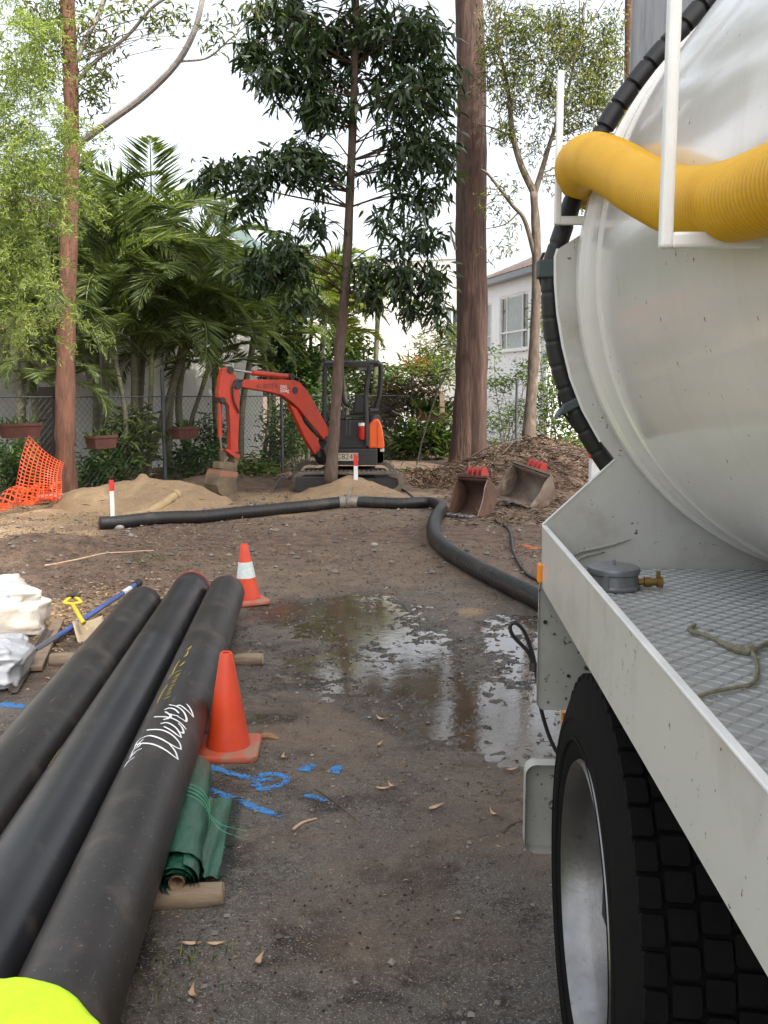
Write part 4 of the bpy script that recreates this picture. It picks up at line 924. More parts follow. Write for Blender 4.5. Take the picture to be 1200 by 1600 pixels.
b = MB(); b.bar(E(405, 175, -.47), E(840, 175, -.50), .06); b.bar(E(820, 600, -.40), E(900, 600, .30), .04); build('canopy_beam', b, M_ek, ex, smooth=False)
b = MB(); b.box(E(760, 205, -.42), (.14, .03, .08)); build('rear_lamp', b, mat('lamp_grey', (.2, .2, .19), .4), ex, smooth=False)
b = MB(); b.tube([E(772, 140, .1), E(770, 40, .1)], .018, 8); build('beacon_stem', b, M_ek, ex)
b = MB(); 
for x in (450, 590):
    b = MB(); b.tube([E(x, 700, -.2), E(x + 12, 610, -.2)], .012, 6); b.lathe([(0, .005), (.01, .028), (.05, .028), (.06, .004)], E(x + 12, 612, -.2), ZU, 10)
    build('control_lever', b, M_ek, ex)
# tracks
def track(dy, x0, x1, ytop, name):
    a, z = E(x0, ytop), E(x1, ytop); zt = a[2]; r = zt / 2 - .0; zc = zt / 2 + .01; n = 26; pts = []
    for k in range(n + 1): t = math.pi / 2 + math.pi * k / n; pts.append((a[0] + r * .9 + r * math.cos(t), zc + (zt / 2) * math.sin(t)))
    for k in range(n + 1): t = -math.pi / 2 + math.pi * k / n; pts.append((z[0] - r * .9 + r * math.cos(t), zc + (zt / 2) * math.sin(t)))
    b = MB(); m_ = len(pts); o = np.array(pts); c = o.mean(0); i_ = c + (o - c) * np.array([.9, .74]); y0, y1 = EY + dy - .15, EY + dy + .15; V = []
    for arr, y in ((o, y0), (o, y1), (i_, y1), (i_, y0)): V += [(x, y, zz) for x, zz in arr]
    F = [(k * m_ + j, k * m_ + (j + 1) % m_, ((k + 1) % 4) * m_ + (j + 1) % m_, ((k + 1) % 4) * m_ + j) for k in range(4) for j in range(m_)]
    b.add(V, F)
    t_ = build(name, b, M_trk, ex, smooth=False, bevel=.01); b = MB()
    d = np.cumsum(np.r_[0, np.linalg.norm(np.diff(np.vstack([o, o[:1]]), axis=0), axis=1)]); cl = np.vstack([o, o[:1]])
    for s in np.arange(0, d[-1], .075):
        x, zz = np.interp(s, d, cl[:, 0]), np.interp(s, d, cl[:, 1]); x2, z2 = np.interp(s + .02, d, cl[:, 0]), np.interp(s + .02, d, cl[:, 1]); tg = U([x2 - x, 0, z2 - zz]); b.box((x, EY + dy, zz), (.035, .29, .03), (tg, (0, 1, 0), np.cross(tg, (0, 1, 0))))
    build('grousers', b, M_trk, t_, smooth=False)
    b = MB()
    for x in np.linspace(a[0] + r, z[0] - r, 5): b.lathe([(-.10, .01), (-.10, r * .55), (.10, r * .55), (.10, .01)], (x, EY + dy, zc - .03), (0, 1, 0), 16)
    b.box(((a[0] + z[0]) / 2, EY + dy, zc), (z[0] - a[0] - 2 * r, .18, r * .8)); build('track_rollers', b, M_ek, t_)
track(-.52, 145, 1130, 1160, 'track'); track(.52, 105, 1060, 1108, 'track')
b = MB(); b.box((E(620, 0)[0], EY, .26), (.9, .8, .2)); build('undercarriage', b, M_ek, ex, smooth=False)
b = MB(); b.box((E(300, 0)[0] , EY - .78, .16), (.5, .05, .24)); b.box((E(300, 0)[0], EY - .5, .2), (.12, .6, .10)); build('dozer_blade', b, M_ek, ex, smooth=False, bevel=.01)

# ------------------------------------------------------------------ spare buckets on the ground
M_rust = mat('rusty_bucket_steel', (.085, .045, .032), .65, (.14, .075, .05), scale=5, bump=.002, dirt=(.05, .04, .035), dscale=9, metal=.2)
M_pale = mat('dried_mud_steel', (.21, .17, .13), .75, (.13, .085, .065), scale=4, bump=.003, dirt=(.30, .26, .20), dscale=5)
M_ear = mat('red_bucket_ear', (.40, .035, .025), .6, (.28, .05, .04), scale=8)
M_edge2 = mat('worn_steel_edge', (.22, .20, .18), .5, (.13, .10, .08), scale=12, metal=.4)
M_bright = mat('polished_cutting_edge', (.40, .40, .40), .35, metal=.8)
def bucket(c, w, sc, rz, m, label, teeth):
    o = thing('digger_bucket', c, label, 'bucket', 'spare digger buckets on the dirt')
    ca, sa = math.cos(rz), math.sin(rz)
    L = lambda x, y, z: np.array(c) + np.array([x * ca - y * sa, x * sa + y * ca, z])
    pr = np.array([(0, .01), (.16, .0), (.30, .02), (.40, .08), (.46, .17), (.46, .27), (.41, .36), (.33, .43), (.24, .47)]) * sc
    t = .014; G = np.array([[L(-w / 2, y, z), L(w / 2, y, z)] for y, z in pr]); sh = build('shell', MB().grid(G), m, o); s = sh.modifiers.new('t', 'SOLIDIFY'); s.thickness = t
    b = MB()
    sidep = list(pr) + [np.array((.155, .36)) * sc, np.array((.12, .22)) * sc, np.array((.05, .10)) * sc]
    for sx in (-1, 1): b.prism([L(sx * w / 2, y, z) for y, z in sidep], L(t, 0, 0) - np.array(c))
    build('side_plate', b, m, o, smooth=False, bevel=.004)
    b = MB(); b.tube([L(w / 2 + .002, y, z) for y, z in np.array(((.0, .02), (.05, .10), (.12, .22), (.155, .36), (.22, .46))) * sc], .006, 6); b.bar(L(-w / 2, -.02 * sc, .012), L(w / 2, -.02 * sc, .012), .09 * sc, .018); build('cutting_edge', b, M_edge2, o, smooth=False)
    b = MB(); b.box((L(0, .28 * sc, .475 * sc)), (w, .13 * sc, .03), (U(L(1, 0, 0) - np.array(c)), U(L(0, 1, -.45) - np.array(c)), ZU)); build('top_plate', b, m, o, smooth=False)
    b = MB()
    for k in (-.10, -.02, .05, .12): b.prism([L(k + .0, y * sc, z * sc) for y, z in ((.24, .46), (.40, .40), (.43, .52), (.36, .62), (.27, .60))], L(.016, 0, 0) - np.array(c))
    build('ear', b, M_ear, o, smooth=False, bevel=.004)
    if teeth:
        b = MB()
        for k in np.linspace(-w / 2 + .06, w / 2 - .06, 4): b.box(L(k, -.07 * sc, .02), (.07, .14, .03), (U(L(1, 0, 0) - np.array(c)), U(L(0, 1, 0) - np.array(c)), ZU))
        build('tooth', b, M_bright, o, smooth=False, bevel=.006)
    return o
c = P(722, 812); bucket((c[0], c[1] + .0, H(c[0], c[1]) + .005), .46, 1.0, math.radians(-38), M_rust, 'smaller dark rusty digger bucket with teeth beside the hose bend', True)
c = P(797, 796); bucket((c[0], c[1] + .0, H(c[0], c[1]) + .09), .66, 1.05, math.radians(-44), M_pale, 'larger mud caked digger bucket by the mulch heap', False).rotation_euler = (0, .30, 0)

# ------------------------------------------------------------------ hoses and cables on the ground
def gtube(pts, r, name, m, label, cat, seg=16, n=10, lift=1.0, sink=0, rfun=None, parent=None):
    q = spline([P(x, y, r) for x, y in pts], n)
    for p in q: p[2] = H(p[0], p[1]) + r * lift
    for _ in range(4): q[1:-1, 2] = (q[:-2, 2] + q[1:-1, 2] * 2 + q[2:, 2]) / 4
    rr = r if rfun is None else rfun(np.linspace(0, 1, len(q)))
    return build(name, MB().tube(q, rr, seg), m, parent, label=label, cat=cat), q
M_hose = mat('dusty_black_suction_hose', (.010, .010, .011), .5, (.016, .015, .014), scale=9, bump=.001, dirt=(.07, .055, .04), dscale=3, dlo=.55, dhi=.8)
hpts = [(156, 819), (230, 814), (330, 806), (430, 796), (540, 788), (620, 789), (672, 787), (690, 796), (680, 815), (678, 838), (695, 860), (730, 882), (780, 908), (830, 932), (900, 965)]
hq = spline([P(x, y, .08) for x, y in hpts], 10)
for p in hq: p[2] = H(p[0], p[1]) + .078
for _ in range(6): hq[1:-1, 2] = (hq[:-2, 2] + hq[1:-1, 2] * 2 + hq[2:, 2]) / 4
hose = thing('suction_hose', (*hq[60][:2], 0.0), 'thick black suction hose snaking from the sand heap to the truck', 'hose')
d = np.cumsum(np.r_[0, np.linalg.norm(np.diff(hq, axis=0), axis=1)]); dd = np.arange(0, d[-1], .02); hq = np.stack([np.interp(dd, d, hq[:, i]) for i in range(3)], 1)
build('hose_body', MB().tube(hq, .078 + .0018 * np.sin(np.arange(len(dd)) * 1.7), 20), M_hose, hose, angle=180)
i = int(np.argmin(np.abs(hq[:, 0] - P(545, 788)[0]) + 5 * (hq[:, 1] < 9))); tg = U(hq[i + 2] - hq[i - 2]); M_gal = mat('muddy_coupling', (.25, .23, .20), .5, (.16, .13, .10), scale=12, metal=.4)
build('coupling', MB().lathe([(-.12, .08), (-.115, .092), (-.03, .092), (-.025, .105), (.025, .105), (.03, .092), (.3, .088), (.305, .08)], hq[i], tg, 24), M_gal, hose)
b = MB(); b.tube([hq[i] + (0, -.08, -.06), hq[i] + (.01, -.095, .03), hq[i] + (.05, -.03, .16), hq[i] + (.08, .0, .2)], .016, 8); build('coupling_lever', b, M_gal, hose)
M_tan = mat('tan_clay_coated_pipe', (.36, .27, .15), .75, (.27, .19, .10), scale=6)
q = spline([P(185, 812, .1) + (0, .1, 0), PD(225, 803, 12.3), PD(255, 788, 12.5), PD(278, 771, 12.75)], 6)
o = build('clay_pipe', MB().tube(q, .062, 14), M_tan, label='short tan pipe propped on the sand beside the black hose', cat='pipe'); build('pipe_collar', MB().lathe([(-.07, .064), (-.065, .075), (.0, .075), (.004, .06), (.002, .04)], q[-1], q[-1] - q[-3], 14), M_tan, o)
M_cab = mat('black_cable', (.02, .02, .021), .5)
gtube([(770, 815), (795, 832), (803, 868), (822, 898), (850, 914)], .014, 'cable', M_cab, 'thin black cable running from the smaller bucket to the truck', 'cable', 8)
gtube([(425, 772), (430, 764), (446, 756), (480, 759), (520, 766), (560, 772), (620, 764), (650, 778)], .016, 'poly_pipe', mat('grey_poly_pipe', (.10, .10, .105), .5), 'thin grey poly pipe looping over the sand by the digger', 'pipe', 8)
# looped cable hanging at the truck mudguard
q = spline([TPX(x, y, .06) for x, y in ((834, 1045), (826, 1020), (803, 995), (797, 980), (804, 973), (818, 985), (830, 1015), (836, 1040), (842, 1080), (846, 1110), (858, 1150), (872, 1178), (890, 1200))], 8)
b = MB(); b.tube(q, .0055, 8); b.lathe([(-.014, .004), (-.011, .013), (.011, .013), (.014, .004)], TPX(834, 1042, .06), (0, .2, 1), 10)
build('electric_cable', b, M_cab, label='black looped cable hanging beside the truck mudguard', cat='cable')

# ------------------------------------------------------------------ survey pegs
M_pw = mat('white_peg_paint', (.72, .72, .70), .6, (.62, .61, .58), scale=12); M_pr = mat('red_peg_paint', (.62, .035, .03), .55)
def peg(px, pyb, pyt, Y, w, label, red=.16):
    p = PD(px, pyb, Y); zt = PD(px, pyt, Y)[2]; zb = min(p[2], H(p[0], p[1])) - .05; o = thing('survey_peg', (p[0], Y, zb), label, 'peg', 'white pegs with red tops')
    zr = zt - red; b = MB(); b.box((p[0], Y, (zb + zr) / 2), (w, w * .8, zr - zb)); build('stake', b, M_pw, o, smooth=False, bevel=.003)
    b = MB(); b.box((p[0], Y, (zr + zt) / 2), (w * 1.06, w * .86, zt - zr)); build('red_top', b, M_pr, o, smooth=False, bevel=.003)
peg(177, 827, 750, 10.9, .045, 'white peg with red top in front of the black hose end', .13)
peg(556, 748, 711, 13.75, .062, 'white peg with red top in the sand before the digger', .16)
peg(932, 800, 703, 6.6, .11, 'white stake with red top half hidden behind the truck corner', .06)

# ------------------------------------------------------------------ chain link fence
FA, FBp, FC = np.array([-6.6, 10.65]), np.array([.75, 23.2]), np.array([9.0, 24.4])
def fence_y(px):            # distance of the fence line along a pixel column
    k = (px - CX) / FPX; d = FBp - FA; t = (FA[1] * k - FA[0]) / (d[0] - k * d[1]); return FA[1] + t * d[1]
M_wire = mat('weathered_wire', (.035, .040, .037), .6, (.022, .025, .022), scale=6, metal=.2)
M_post = mat('grey_fence_post', (.06, .066, .075), .5, (.04, .045, .05), scale=6, metal=.3)
def chain(A, Bq, h, label, posts, cell=.075):
    A3, B3 = np.array([*A, 0]), np.array([*Bq, 0]); L = np.linalg.norm(B3 - A3); d = (B3 - A3) / L; o = thing('chain_link_fence', A3, label, 'fence')
    b = MB(); w = .0021; nrm = np.array([-d[1], d[0], 0])
    V = []; F = []; k = 0
    for s in np.arange(-h, L, cell * 1.42):
        for dr in (1, -1):
            s0, s1 = s, s + h; z0, z1 = (.05, h) if dr > 0 else (h, .05)
            t0, t1 = max(0, (0 - s0) / h), min(1, (L - s0) / h)
            if t1 <= t0: continue
            p = A3 + d * (s0 + t0 * h) + ZU * (z0 + (z1 - z0) * t0); q = A3 + d * (s0 + t1 * h) + ZU * (z0 + (z1 - z0) * t1); p = p + nrm * .002 * dr; q = q + nrm * .002 * dr
            u = U(np.cross(q - p, nrm)); V += [p + u * w, p - u * w * .5 + nrm * w, p - u * w * .5 - nrm * w, q + u * w, q - u * w * .5 + nrm * w, q - u * w * .5 - nrm * w]
            F += [(k, k + 1, k + 4, k + 3), (k + 1, k + 2, k + 5, k + 4), (k + 2, k, k + 3, k + 5)]; k += 6
    b.add(V, F); build('wire_mesh', b, M_wire, o, smooth=False, kind='stuff')
    b = MB(); b.tube([A3 + ZU * h, B3 + ZU * h], .012, 6); build('top_wire', b, M_post, o)
    for s in posts:
        p = A3 + d * s; b = MB(); b.tube([p - ZU * .1, p + ZU * (h + .45)], .032, 10); build('post', b, M_post, o)
    return o
Lf = np.linalg.norm(FBp - FA); py_ = fence_y(257); s257 = (py_ - FA[1]) / (FBp[1] - FA[1]) * Lf
chain(FA, FBp, 1.55, 'long chain link fence in front of the palms', [.3, s257 - 3.3, s257, s257 + 3.3, Lf - .1])
chain(FBp + (.02, 0), FC, 1.5, 'chain link fence behind the big trunk and mulch heap', [2.6, 5.4])
# hung terracotta planter boxes
M_terra = mat('terracotta', (.095, .032, .022), .85, (.065, .025, .018), scale=8); M_soil = mat('dark_potting_soil', (.03, .022, .016), .9)
M_lf = leafmat('mid_green_leaf', [(.014, .035, .010), (.03, .07, .018), (.06, .115, .03), (.11, .17, .04)], .45, .35)
fd = U([*(FBp - FA), 0]); fn = np.array([fd[1], -fd[0], 0])
for (px, py, w, lab, pl_) in ((20, 672, .55, 'terracotta planter box on the fence above the orange mesh', 0), (147, 690, .45, 'small terracotta planter box right of the red trunk', 0), (277, 676, .5, 'terracotta planter box beside the grey fence post', 0), (664, 651, .75, 'terracotta planter box with straggly plant left of the big trunk', 1)):
    Y = fence_y(px) if px < 630 else 23.0; p = PD(px, py, Y) + fn * .16; o = thing('planter_box', p - ZU * .1, lab, 'planter', 'terracotta planter boxes on the fence'); dd_ = fd if px < 630 else np.array([1., 0, 0]); nn_ = np.array([dd_[1], -dd_[0], 0])
    b = MB(); h = .20; s0, s1 = .85, 1.0; V = []
    for z, f, g_ in ((-h / 2, .88, .09), (h / 2 - .04, 1, .11), (h / 2 - .04, 1.04, .12), (h / 2, 1.04, .12), (h / 2, .96, .10), (h / 2 - .05, .95, .095)):
        V += [p + dd_ * w / 2 * f * i + nn_ * g_ * j + ZU * z for i, j in ((-1, -1), (1, -1), (1, 1), (-1, 1))]
    F = [(3, 2, 1, 0)] + [(k * 4 + j, k * 4 + (j + 1) % 4, k * 4 + 4 + (j + 1) % 4, k * 4 + 4 + j) for k in range(5) for j in range(4)] + [(20, 21, 22, 23)]; b.add(V, F); build('box', b, M_terra, o, smooth=False)
    b = MB(); 
    for i in (-.3, .3): b.tube(spline([p + dd_ * w * i + ZU * -.1 + nn_ * -.1, p + dd_ * w * i + nn_ * -.16 + ZU * .05, p + dd_ * w * i + nn_ * -.165 + ZU * .16], 4), .008, 5)
    build('hanger', b, M_post, o)
    k = 160 if pl_ else 24; q = p + dd_ * rs.uniform(-w / 2, w / 2, (k, 1)) + ZU * .08; dv = rs.normal(size=(k, 3)) * .6 + ZU * (1.1 if pl_ else .7); V, F, r = leaves(q, dv, rs.uniform(.1, .55 if pl_ else .2, k), .03); build('plant', (V, F), M_lf, o, smooth=False, rnd=r)

# orange barrier mesh slumped against the fence
M_net = mat('orange_barrier_mesh', (.80, .085, .018), .5, (.68, .07, .016), scale=9)
net = thing('barrier_mesh', P(50, 800), 'orange plastic barrier mesh slumped against the fence on the left', 'mesh')
def netpart(fn_, nu, nv, name, wu=.34, wv=.3):
    b = MB()
    for i in range(nu + 1):
        u = i / nu; G = []
        for j in range(nv * 2 + 1):
            v = j / (nv * 2); G.append([fn_(max(0, u - wu / 2 / nu), v), fn_(min(1, u + wu / 2 / nu), v)])
        b.grid(G)
    for j in range(nv + 1):
        v = j / nv; G = []
        for i in range(nu + 1):
            u = i / nu; G.append([fn_(u, max(0, v - wv / 2 / nv)) + (0, -.004, 0), fn_(u, min(1, v + wv / 2 / nv)) + (0, -.004, 0)])
        b.grid(G)
    return build(name, b, M_net, net, smooth=False)
cn = [PD(45, 680, 12.75), PD(100, 723, 13.2), PD(20, 782, 12.35), PD(98, 772, 12.75)]
def f1(u, v):
    p = (cn[0] * (1 - v) + cn[1] * v) * (1 - u) + (cn[2] * (1 - v) + cn[3] * v) * u
    return p + np.array([0, -.10 * math.sin(v * 9) * u - .12 * math.sin(u * 3.1) * (1 - u), -.05 * math.sin(v * 3.14)])
netpart(f1, 17, 11, 'hanging_mesh', .26, .22)
dn = [PD(18, 776, 12.3), PD(98, 768, 12.7), P(-30, 812), P(96, 792)]
def f2(u, v):
    p = (dn[0] * (1 - v) + dn[1] * v) * (1 - u) + (dn[2] * (1 - v) + dn[3] * v) * u; z = max(p[2], H(p[0], p[1]))
    return np.array([p[0], p[1], z + .03 + .10 * abs(math.sin(v * 8 + u * 4)) * (1 - u * .6) + .05 * math.sin(u * 9)])
netpart(f2, 13, 14, 'crumpled_mesh', .30, .26)

# ------------------------------------------------------------------ houses
M_wallg = mat('pale_grey_render', (.52, .52, .49), .85, (.45, .45, .425), scale=3, bump=.002, bscale=60)
M_wallw = mat('white_render', (.82, .84, .86), .8, (.78, .80, .82), scale=3, bump=.002, bscale=60)
M_cream = mat('cream_render', (.84, .82, .75), .8, (.80, .78, .71), scale=3)
M_gut = mat('blue_grey_gutter', (.22, .25, .27), .5); M_frame = mat('white_window_frame', (.78, .78, .78), .45)
M_glass = mat('window_glass', (.05, .065, .075), .06, spec=.8); M_blind = mat('pale_blind', (.50, .56, .55), .6); M_curt = mat('dark_drape', (.10, .12, .13), .7)
def roofmat(name, c1, c2, sc):
    m = mat(name, c1, .75, c2, scale=12); t = m.node_tree; n = t.nodes; b = n['Principled BSDF']
    w = n.new('ShaderNodeTexBrick'); w.inputs['Scale'].default_value = sc; w.inputs['Mortar Size'].default_value = .03; tcx = n.new('ShaderNodeTexCoord'); t.links.new(tcx.outputs['UV'], w.inputs['Vector']); return m
M_tile = mat('terracotta_roof_tile', (.125, .085, .070), .75, (.085, .062, .054), scale=20); M_gr = mat('green_metal_roof', (.27, .35, .32), .45, (.23, .31, .28), scale=4)
def wallbox(name, A, Bq, z0, z1, th, m, parent, openings=()):
    """wall from A to B (thickness th behind the face) with real openings (s0, s1, za, zb)"""
    A3, B3 = np.array([*A, 0.]), np.array([*Bq, 0.]); L = np.linalg.norm(B3 - A3); d = (B3 - A3) / L; nrm = np.array([d[1], -d[0], 0])
    b = MB()
    def pc(s0, s1, za, zb):
        if s1 - s0 > 1e-3 and zb - za > 1e-3: b.box(A3 + d * (s0 + s1) / 2 - nrm * th / 2 + ZU * (za + zb) / 2, (s1 - s0, th, zb - za), (d, nrm, ZU))
    cuts = sorted(openings); s = 0
    for (s0, s1, za, zb) in cuts:
        pc(s, s0, z0, z1); pc(s0, s1, z0, za); pc(s0, s1, zb, z1); s = s1
    pc(s, L, z0, z1); build(name, b, m, parent, smooth=False); return A3, d, nrm, L
def window(A3, d, nrm, s0, s1, za, zb, parent, split=.33, cols=(.24, .78)):
    w = MB(); t = .06; c = lambda s, z, o=0: A3 + d * s + ZU * z - nrm * (.06 - o)
    for (a, b_, z_, zz) in ((s0, s1, za, za + t), (s0, s1, zb - t, zb), (s0, s0 + t, za + t, zb - t), (s1 - t, s1, za + t, zb - t)): w.box(c((a + b_) / 2, (z_ + zz) / 2), (b_ - a, .07, zz - z_), (d, nrm, ZU))
    zs = za + (zb - za) * split; w.box(c((s0 + s1) / 2, zs), (s1 - s0 - 2 * t, .06, .055), (d, nrm, ZU))
    xs = [s0 + (s1 - s0) * k for k in cols]
    for x in xs: w.box(c(x, (za + zb) / 2), (.05, .055, zb - za - 2 * t), (d, nrm, ZU))
    o = build('window', w, M_frame, parent, smooth=False)
    xx = [s0 + t] + xs + [s1 - t]
    for k in range(len(xx) - 1):
        for (z_, zz) in ((za + t, zs), (zs, zb - t)):
            b = MB(); b.box(c((xx[k] + xx[k + 1]) / 2, (z_ + zz) / 2, -.02), (xx[k + 1] - xx[k] - .03, .008, zz - z_ - .03), (d, nrm, ZU)); build('pane', b, M_glass if (k != len(xx) // 2 - 1 or len(xx) == 2) else M_blind, o, smooth=False)
    b = MB()
    for z_ in np.arange(za + .1, zb - .06, .055): b.box(c((xx[1] + xx[-2]) / 2 if len(xx) > 2 else (s0 + s1) / 2, z_, -.005), (abs(xx[-2] - xx[1]) - .08 if len(xx) > 2 else .5, .006, .035), (d, nrm, ZU))
    build('blind_slat', b, M_blind, o, smooth=False)
    b = MB(); b.box(c((s0 + s1) / 2, za - .03, .06), (s1 - s0 + .1, .16, .05), (d, nrm, ZU)); build('sill', b, M_frame, o, smooth=False)
def tiles(b, p0, d, up, L, Ls, pitch=.30, course=.34):
    nrm = U(np.cross(d, up)); nrm = nrm if nrm[2] > 0 else -nrm
    for k in range(int(Ls / course)):
        for j in range(int(L / pitch)):
            c = p0 + d * (j * pitch + pitch / 2) + up * (k * course + course / 2) + nrm * .03; b.box(c, (pitch * .86, course * 1.05, .045), (d, up + nrm * .08, nrm - up * .08))
hr = thing('house', (5.0, 29, 0), 'white rendered house with tall windows behind the big trunk', 'house')
wA, wB = np.array([3.35, 32.4]), np.array([4.75, 27.4])
A3, d, nrm, L = wallbox('wall', wA, wB, 0, 5.05, .2, M_wallw, hr, [])if False else (None,) * 4
def pxs(px, A, Bq):        # station along a wall line under a pixel column
    k = (px - CX) / FPX; dd = Bq - A; t = (A[1] * k - A[0]) / (dd[0] - k * dd[1]); return t * np.linalg.norm(dd), A[1] + t * dd[1]
sa, ya = pxs(777, wA, wB); sb, yb = pxs(821, wA, wB); za, zb = PD(790, 547, (ya + yb) / 2)[2], PD(800, 459, (ya + yb) / 2)[2]
s2, y2 = pxs(765, wA, wB)
ops = [(max(.15, s2 - 1.0), s2, za, zb - .1), (sa, sb, za, zb)]
A3, d, nrm, L = wallbox('wall', wA, wB, 0, PD(800, 441, ya)[2], .2, M_wallw, hr, ops)
for k, (s0, s1, a, z) in enumerate(ops): window(A3, d, nrm, s0, s1, a, z, hr)
ze = PD(800, 441, ya)[2]
b = MB(); b.box(A3 + d * L / 2 + nrm * .22 + ZU * (ze + .05), (L + .6, .14, .14), (d, nrm, ZU)); build('gutter', b, M_gut, hr, smooth=False)
b = MB(); b.box(A3 + d * L / 2 + nrm * .10 + ZU * (ze - .04), (L + .5, .42, .03), (d, nrm, ZU)); build('soffit', b, M_gut, hr, smooth=False)
up = U(-nrm * 1.0 + ZU * .42); b = MB(); b.box(A3 + d * L / 2 + nrm * .25 + ZU * (ze + .10) + up * 1.6, (L + .6, 3.2, .05), (d, up, U(np.cross(d, up)))); rf = build('roof', b, M_tile, hr, smooth=False)
b = MB(); tiles(b, A3 + nrm * .28 + ZU * (ze + .12) - d * .3, d, up, L + .6, 3.2); build('roof_tiles', b, M_tile, rf, smooth=False, kind='stuff')
b = MB(); p = A3 + d * (L * .93) + nrm * .08; b.bar(p + ZU * .1, p + ZU * (ze - .1), .08); b.bar(p + ZU * (ze - .2), p + ZU * (ze - .2) + d * .4, .08); build('downpipe', b, M_frame, hr, smooth=False)
# receding wall to the left
vA, vB = np.array([-2.9, 34.8]), wA + np.array([0, 0]); o1, y1 = pxs(691, vA, vB); o2, y2_ = pxs(716, vA, vB)
ops = [(o1, o2, PD(700, 555, y1)[2], PD(700, 500, y1)[2] + .4)]
A3, d, nrm, L = wallbox('wall', vA, vB, 0, 6.2, .2, M_cream, hr, ops); window(A3, d, nrm, *ops[0], hr, cols=(.5,))
b = MB(); b.box(A3 + d * L / 2 - nrm * .1 + ZU * 6.25, (L + .1, .3, .10), (d, nrm, ZU)); build('parapet_cap', b, M_wallw, hr, smooth=False)
b = MB(); b.box(A3 + d * L / 2 + nrm * .04 + ZU * PD(650, 570, 33)[2], (L, .06, .12), (d, nrm, ZU)); build('string_course', b, M_wallw, hr, smooth=False)
# gable infill so the house has depth
b = MB(); b.box((6.3, 33.2, 2.4), (2.2, .2, 4.8)); build('rear_wall', b, M_wallw, hr, smooth=False)
# house behind the palms
hl = thing('house', (-6, 21, 0), 'grey rendered house hidden behind the palms on the left', 'house')
off = np.array([-fd[1], fd[0]]) * 3.2; lA, lB = FA + off - fd[:2] * 3, FA + off + fd[:2] * 12.6
w1, yy1 = pxs(74, lA, lB); A3, d, nrm, L = wallbox('wall', lA, lB, 0, 4.4, .25, M_wallg, hl, [])
el, ey_ = pxs(340, lA, lB); ze = 4.4
b = MB(); b.box(A3 + d * L / 2 + nrm * .35 + ZU * (ze + .02), (L + .8, .16, .15), (d, nrm, ZU)); build('gutter', b, M_gut, hl, smooth=False)
b = MB(); b.box(A3 + d * L / 2 + nrm * .15 + ZU * (ze - .07), (L + .8, .6, .03), (d, nrm, ZU)); build('soffit', b, M_gut, hl, smooth=False)
up = U(-nrm + ZU * .45); b = MB(); b.box(A3 + d * L / 2 + nrm * .40 + ZU * (ze + .08) + up * 1.3, (L + .8, 2.6, .05), (d, up, U(np.cross(d, up)))); rf = build('tile_roof', b, M_tile, hl, smooth=False)
b = MB(); tiles(b, A3 + d * (L * .5) + nrm * .42 + ZU * (ze + .10), d, up, L * .5 + .3, 2.6, .33, .36); build('roof_tiles', b, M_tile, rf, smooth=False, kind='stuff')
g0, g1 = PD(330, 330, 27.5), PD(415, 388, 25.5)
b = MB(); rd = U(g1 - g0); gl = U(np.array([.5, -1, -.55])); n_ = U(np.cross(rd, gl)); b.box((g0 + g1) / 2 + gl * 1.2, (np.linalg.norm(g1 - g0) + 1.5, 2.4, .05), (rd, gl, n_)); gr_ = build('metal_roof', b, M_gr, hl, smooth=False)
b = MB(); Lg = np.linalg.norm(g1 - g0) + 1.5; sgn = 1 if n_[2] > 0 else -1
for s in np.arange(-Lg / 2 + .05, Lg / 2, .2): b.box((g0 + g1) / 2 + rd * s + gl * 1.2 + n_ * sgn * .04, (.05, 2.4, .05), (rd, gl, n_))
build('roof_rib', b, M_gr, gr_, smooth=False)
b = MB(); b.box(A3 + d * (L - .12) - nrm * 2.25 + ZU * 2.2, (.24, 4.0, 4.4), (d, nrm, ZU)); build('end_wall', b, M_wallg, hl, smooth=False)

# ------------------------------------------------------------------ trees
M_barkr = mat('reddish_brown_bark', (.165, .070, .042), .9, (.085, .042, .028), scale=7, stretch=(2.2, 2.2, .35), bump=.03, bscale=9, dirt=(.25, .12, .07), dscale=5)
M_barkd = mat('dark_furrowed_bark', (.092, .050, .036), .92, (.042, .025, .019), scale=6, stretch=(2.4, 2.4, .3), bump=.05, bscale=7, dirt=(.13, .075, .055), dscale=4)
M_barkg = mat('grey_brown_bark', (.20, .155, .115), .9, (.12, .09, .07), scale=8, stretch=(2, 2, .6), bump=.012, bscale=14)
M_barkp = mat('pale_smooth_bark', (.30, .25, .20), .85, (.19, .15, .12), scale=6, stretch=(2, 2, .6), bump=.008, bscale=14)
M_barks = mat('brown_grey_bark', (.135, .095, .068), .9, (.08, .055, .042), scale=8, stretch=(2, 2, .6), bump=.012, bscale=14)
M_barkf = mat('tan_grey_bark', (.13, .098, .072), .85, (.075, .055, .042), scale=6, stretch=(2, 2, .8), bump=.012, bscale=12, dirt=(.22, .18, .13), dscale=4)
M_grey = mat('grey_bare_branch', (.30, .28, .26), .85, (.20, .18, .17), scale=8)
M_dark = leafmat('dark_glossy_leaf', [(.012, .022, .009), (.022, .040, .015), (.036, .062, .022), (.07, .10, .04)], .38, .22)
M_wat = leafmat('bright_wattle_leaf', [(.10, .135, .05), (.19, .24, .09), (.29, .34, .14), (.42, .46, .23)], .55, .5)
M_euc = leafmat('olive_gum_leaf', [(.05, .065, .02), (.09, .11, .035), (.15, .165, .06), (.24, .23, .10)], .5, .4)
M_shr = leafmat('shrub_leaf', [(.022, .045, .012), (.05, .09, .022), (.10, .15, .035), (.17, .22, .06)], .5, .4)
M_dry = leafmat('dry_tangle', [(.06, .045, .03), (.14, .10, .065), (.24, .18, .11)], .8, .2)
